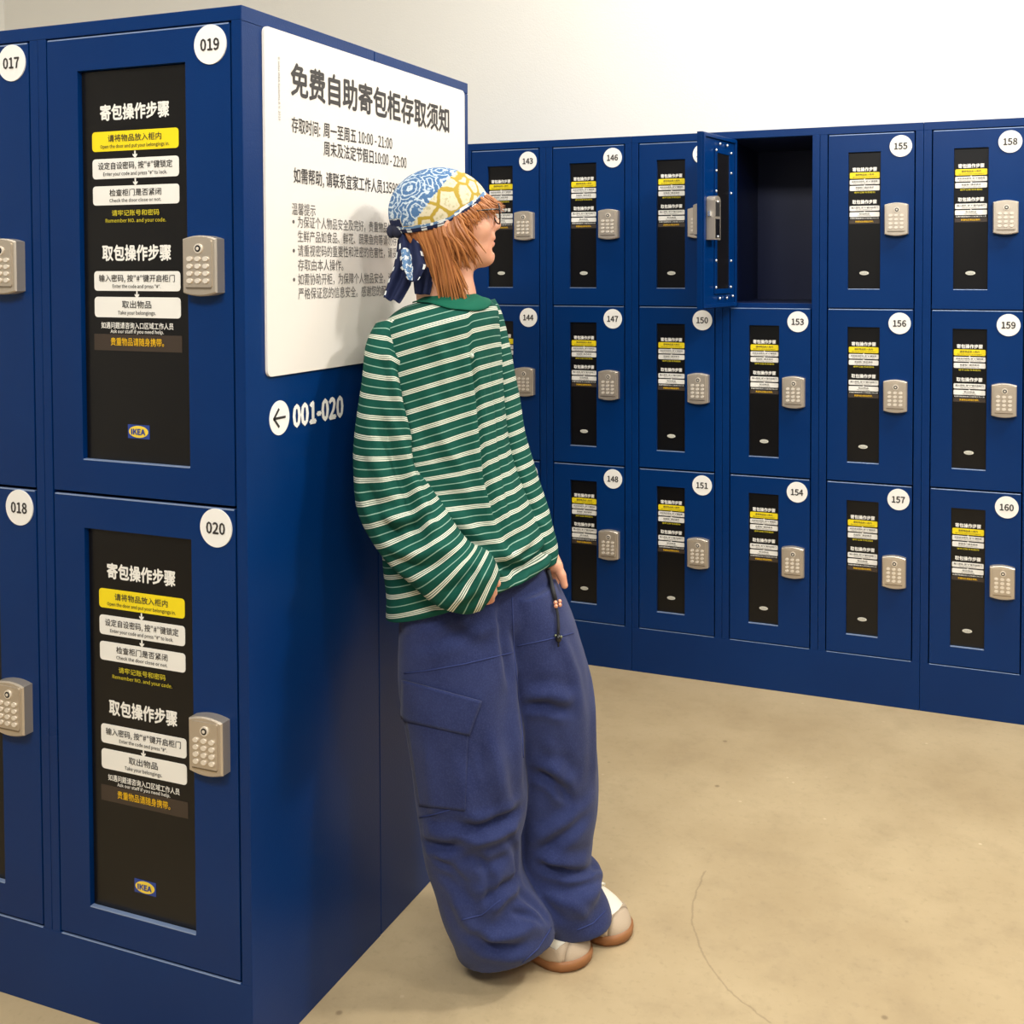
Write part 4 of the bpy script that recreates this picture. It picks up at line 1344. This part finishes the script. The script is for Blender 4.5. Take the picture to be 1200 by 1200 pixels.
c_n2 = g.mix(g.step(g.noise(uvx, 95, 2), 0.54, 0.58), lin(96, 130, 168), lin(224, 228, 226))
col = g.mix(g.step(reg, 0.98, 1.02), c_b, c_y)                        # zone 0..1 blue, 1..2 yellow, 2..3 paisley rim, 3.. navy stitched edge
col = g.mix(g.step(reg, 1.99, 2.01), col, c_n2)
col = g.mix(g.step(reg, 2.99, 3.01), col, c_n)
col = g.mix(g.step(reg, 3.99, 4.01), col, nv)
g.val(g.b.inputs['Base Color'], col)
g.bump(g.noise(uvx, 500, 2), 0.0004)
M['scarf'] = m

NA, NT = 144, 60
V = []; flat = []; zone = []; rim = []
for i in range(NT):
    t = i / (NT - 1)
    for k in range(NA):
        a = 2 * PI * k / NA - PI
        deg = abs(math.degrees(a))
        zl = rim_z(deg)   # height of the lower edge
        el0 = math.asin(np.clip((zl - 0.004) / 0.090, -0.99, 0.99))
        el = PI / 2 + (el0 - PI / 2) * t
        bulge = 0.005 + 0.003 * max(0, -math.cos(a)) * math.cos(el) + 0.0016 * math.sin(9 * a + 5 * t) * t
        x = -0.009 + (0.093 + bulge) * math.cos(el) * math.cos(a)
        y = (0.078 + bulge) * math.cos(el) * math.sin(a)
        z = 0.004 + (0.083 + bulge * 0.3) * math.sin(el)
        V.append(H(x, y, z)); flat.append((x * 1.0, z * 1.0, y * 0.8))
        rim.append(a * 0.09)
        # yellow band: a broad stripe running from the forehead down behind the ear, on the viewer's side
        xr = x * 0.956 + abs(y) * 0.292
        s = 0.764 * (xr - 0.028) - 0.645 * (z - 0.075)
        lowd = (1 - t) * (PI / 2 - el0) * 0.09                       # distance to the lower edge (m)
        if lowd < 0.0035: zz = 3.5
        elif lowd < 0.007 and deg > 40: zz = 4.5
        elif lowd < 0.014 and deg > 60: zz = 2.5
        elif lowd < 0.0115 and deg <= 60: zz = 2.5
        elif s > 0: zz = 1.5
        elif deg > 150 and lowd < 0.03: zz = 4.5
        else: zz = 0.5
        zone.append(zz)
Fc = [(i * NA + k, i * NA + (k + 1) % NA, (i + 1) * NA + (k + 1) % NA, (i + 1) * NA + k) for i in range(NT - 1) for k in range(NA)]
def scarf_mesh(name, V, Fc, flat, zone, rim):
    me = bpy.data.meshes.new(name); me.from_pydata([tuple(p) for p in V], [], Fc)
    me.materials.append(M['scarf'])
    me.polygons.foreach_set('use_smooth', np.ones(len(Fc), bool))
    x = me.attributes.new('flat', 'FLOAT_VECTOR', 'POINT'); x.data.foreach_set('vector', np.array(flat, np.float32).reshape(-1))
    x = me.attributes.new('zone', 'FLOAT', 'POINT'); x.data.foreach_set('value', np.array(zone, np.float32))
    x = me.attributes.new('rim', 'FLOAT', 'POINT'); x.data.foreach_set('value', np.array(rim, np.float32))
    bm = bmesh.new(); bm.from_mesh(me); bmesh.ops.recalc_face_normals(bm, faces=bm.faces); bm.to_mesh(me); bm.free()
    return me
scarf = solid(pput('headscarf', scarf_mesh('headscarf', V, Fc, flat, zone, rim)), 0.0022, 1)
scarf['label'] = 'blue and yellow patterned cotton headscarf'

def ribbon(name, path, widths, wdir, zones, fold=0.004):
    """hanging end of the scarf: path in photo points with depth, pleated across its width"""
    n, mW = 40, 16
    C = cr([at(*p) for p in path], np.linspace(0, len(path) - 1, n))
    wd = np.interp(np.linspace(0, 1, n), np.linspace(0, 1, len(widths)), widths)
    V = []; fl_ = []; zo = []; ri = []
    wdir = np.asarray(wdir, float); wdir /= np.linalg.norm(wdir)
    tan = np.gradient(C, axis=0); tan /= np.linalg.norm(tan, axis=1, keepdims=True)
    for i in range(n):
        w = wdir - tan[i] * (wdir @ tan[i]); w /= np.linalg.norm(w); nn = np.cross(w, tan[i])
        for k in range(mW + 1):
            q = k / mW * 2 - 1
            V.append(C[i] + w * q * wd[i] + nn * (fold * math.sin(q * 5.5 + i * 0.08) * (0.4 + wd[i] / 0.02)))
            fl_.append((q * wd[i] * 1.6, i * 0.004, 0.03)); ri.append(i * 0.004)
            zo.append(zones(q, i / (n - 1)))
    Fc = [(i * (mW + 1) + k, i * (mW + 1) + k + 1, (i + 1) * (mW + 1) + k + 1, (i + 1) * (mW + 1) + k) for i in range(n - 1) for k in range(mW)]
    return solid(pput(name, scarf_mesh(name, V, Fc, fl_, zo, ri), scarf), 0.0014, 0)
zA = lambda q, t: 3.5 if abs(q) > 0.80 or t > 0.96 else (2.5 if (q < -0.05 and t > 0.35) else 4.5)
zB = lambda q, t: 3.5 if q < -0.78 or t > 0.97 else 4.5
ribbon('scarf_tail', [(474, 268, 2.14), (480, 290, 2.10), (484, 312, 2.085), (484, 330, 2.08)], [0.010, 0.021, 0.024, 0.006], _R, zA)
ribbon('scarf_tail', [(478, 266, 2.14), (492, 290, 2.125), (496, 315, 2.125), (495, 345, 2.12)], [0.010, 0.021, 0.022, 0.014], _R, lambda q, t: 3.5 if (q > 0.8 and t < 0.5) else 4.5)
ribbon('scarf_tail', [(472, 272, 2.16), (474, 305, 2.14), (468, 330, 2.12), (459, 352, 2.10)], [0.009, 0.020, 0.022, 0.016], _R, zB)
kb = MB(); kc = at(467, 270, 2.13)
kb.sphere(kc, 0.013, 0, 12, (1.1, 1.0, 1.2)); kb.sphere(at(459, 271, 2.135), 0.011, 0, 10, (0.9, 1, 1.25))
kme = kb.mesh('scarf_knot', [new_mat('navy_scarf', lin(24, 28, 52), 0.8)])
pput('scarf_knot', kme, scarf)

# glasses
gm = new_mat('black_acetate', lin(16, 16, 18), 0.25)
gl = MB()
for s in (-1, 1):
    c_ = A_(0.1040, 0.031 * s, -0.008)
    ring = [H(*(c_ + A_(-0.004 * abs(math.cos(t)), 0.0235 * math.cos(t), 0.0205 * math.sin(t)))) for t in np.linspace(0, 2 * PI, 29)]
    gl.tube(ring, 0.0016, 6, 0, False)
    gl.tube([H(0.1005, 0.0545 * s, -0.001), H(0.090, 0.066 * s, 0.000), H(0.050, 0.0745 * s, -0.002), H(0.0, 0.0800 * s, -0.006)], 0.0016, 6)
gl.tube([H(0.1040, -0.0085, -0.004), H(0.1065, 0, -0.001), H(0.1040, 0.0085, -0.004)], 0.0015, 6)
glasses = pput('glasses', gl.mesh('glasses', [gm]))
lm = new_mat('clear_lens', (0.95, 0.96, 0.97, 1), 0.05)
lm.node_tree.nodes['Principled BSDF'].inputs['Alpha'].default_value = 0.07
for s in (-1, 1):
    b = MB(); n = 24
    V = [H(0.1030, 0.031 * s + 0.0232 * math.cos(t), -0.008 + 0.0202 * math.sin(t)) for t in np.linspace(0, 2 * PI, n, endpoint=False)] 
    V += [H(0.1040, 0.031 * s + 0.0232 * math.cos(t), -0.008 + 0.0202 * math.sin(t)) for t in np.linspace(0, 2 * PI, n, endpoint=False)]
    b.add(V, [tuple(range(n)), tuple(range(2 * n - 1, n - 1, -1))] + [((k + 1) % n, k, n + k, n + (k + 1) % n) for k in range(n)], 0)
    pput('lens', b.mesh('lens', [lm]), glasses)
# eyes
em = [new_mat('eye_white', lin(236, 230, 224), 0.2), new_mat('iris', lin(60, 40, 28), 0.2)]
for s in (-1, 1):
    b = MB(); b.sphere(H(0.0745, 0.031 * s, -0.007), 0.0118, 0, 12); b.sphere(H(0.0806, 0.031 * s, -0.007), 0.0056, 1, 10)
    pput('eye', b.mesh('eye', em))
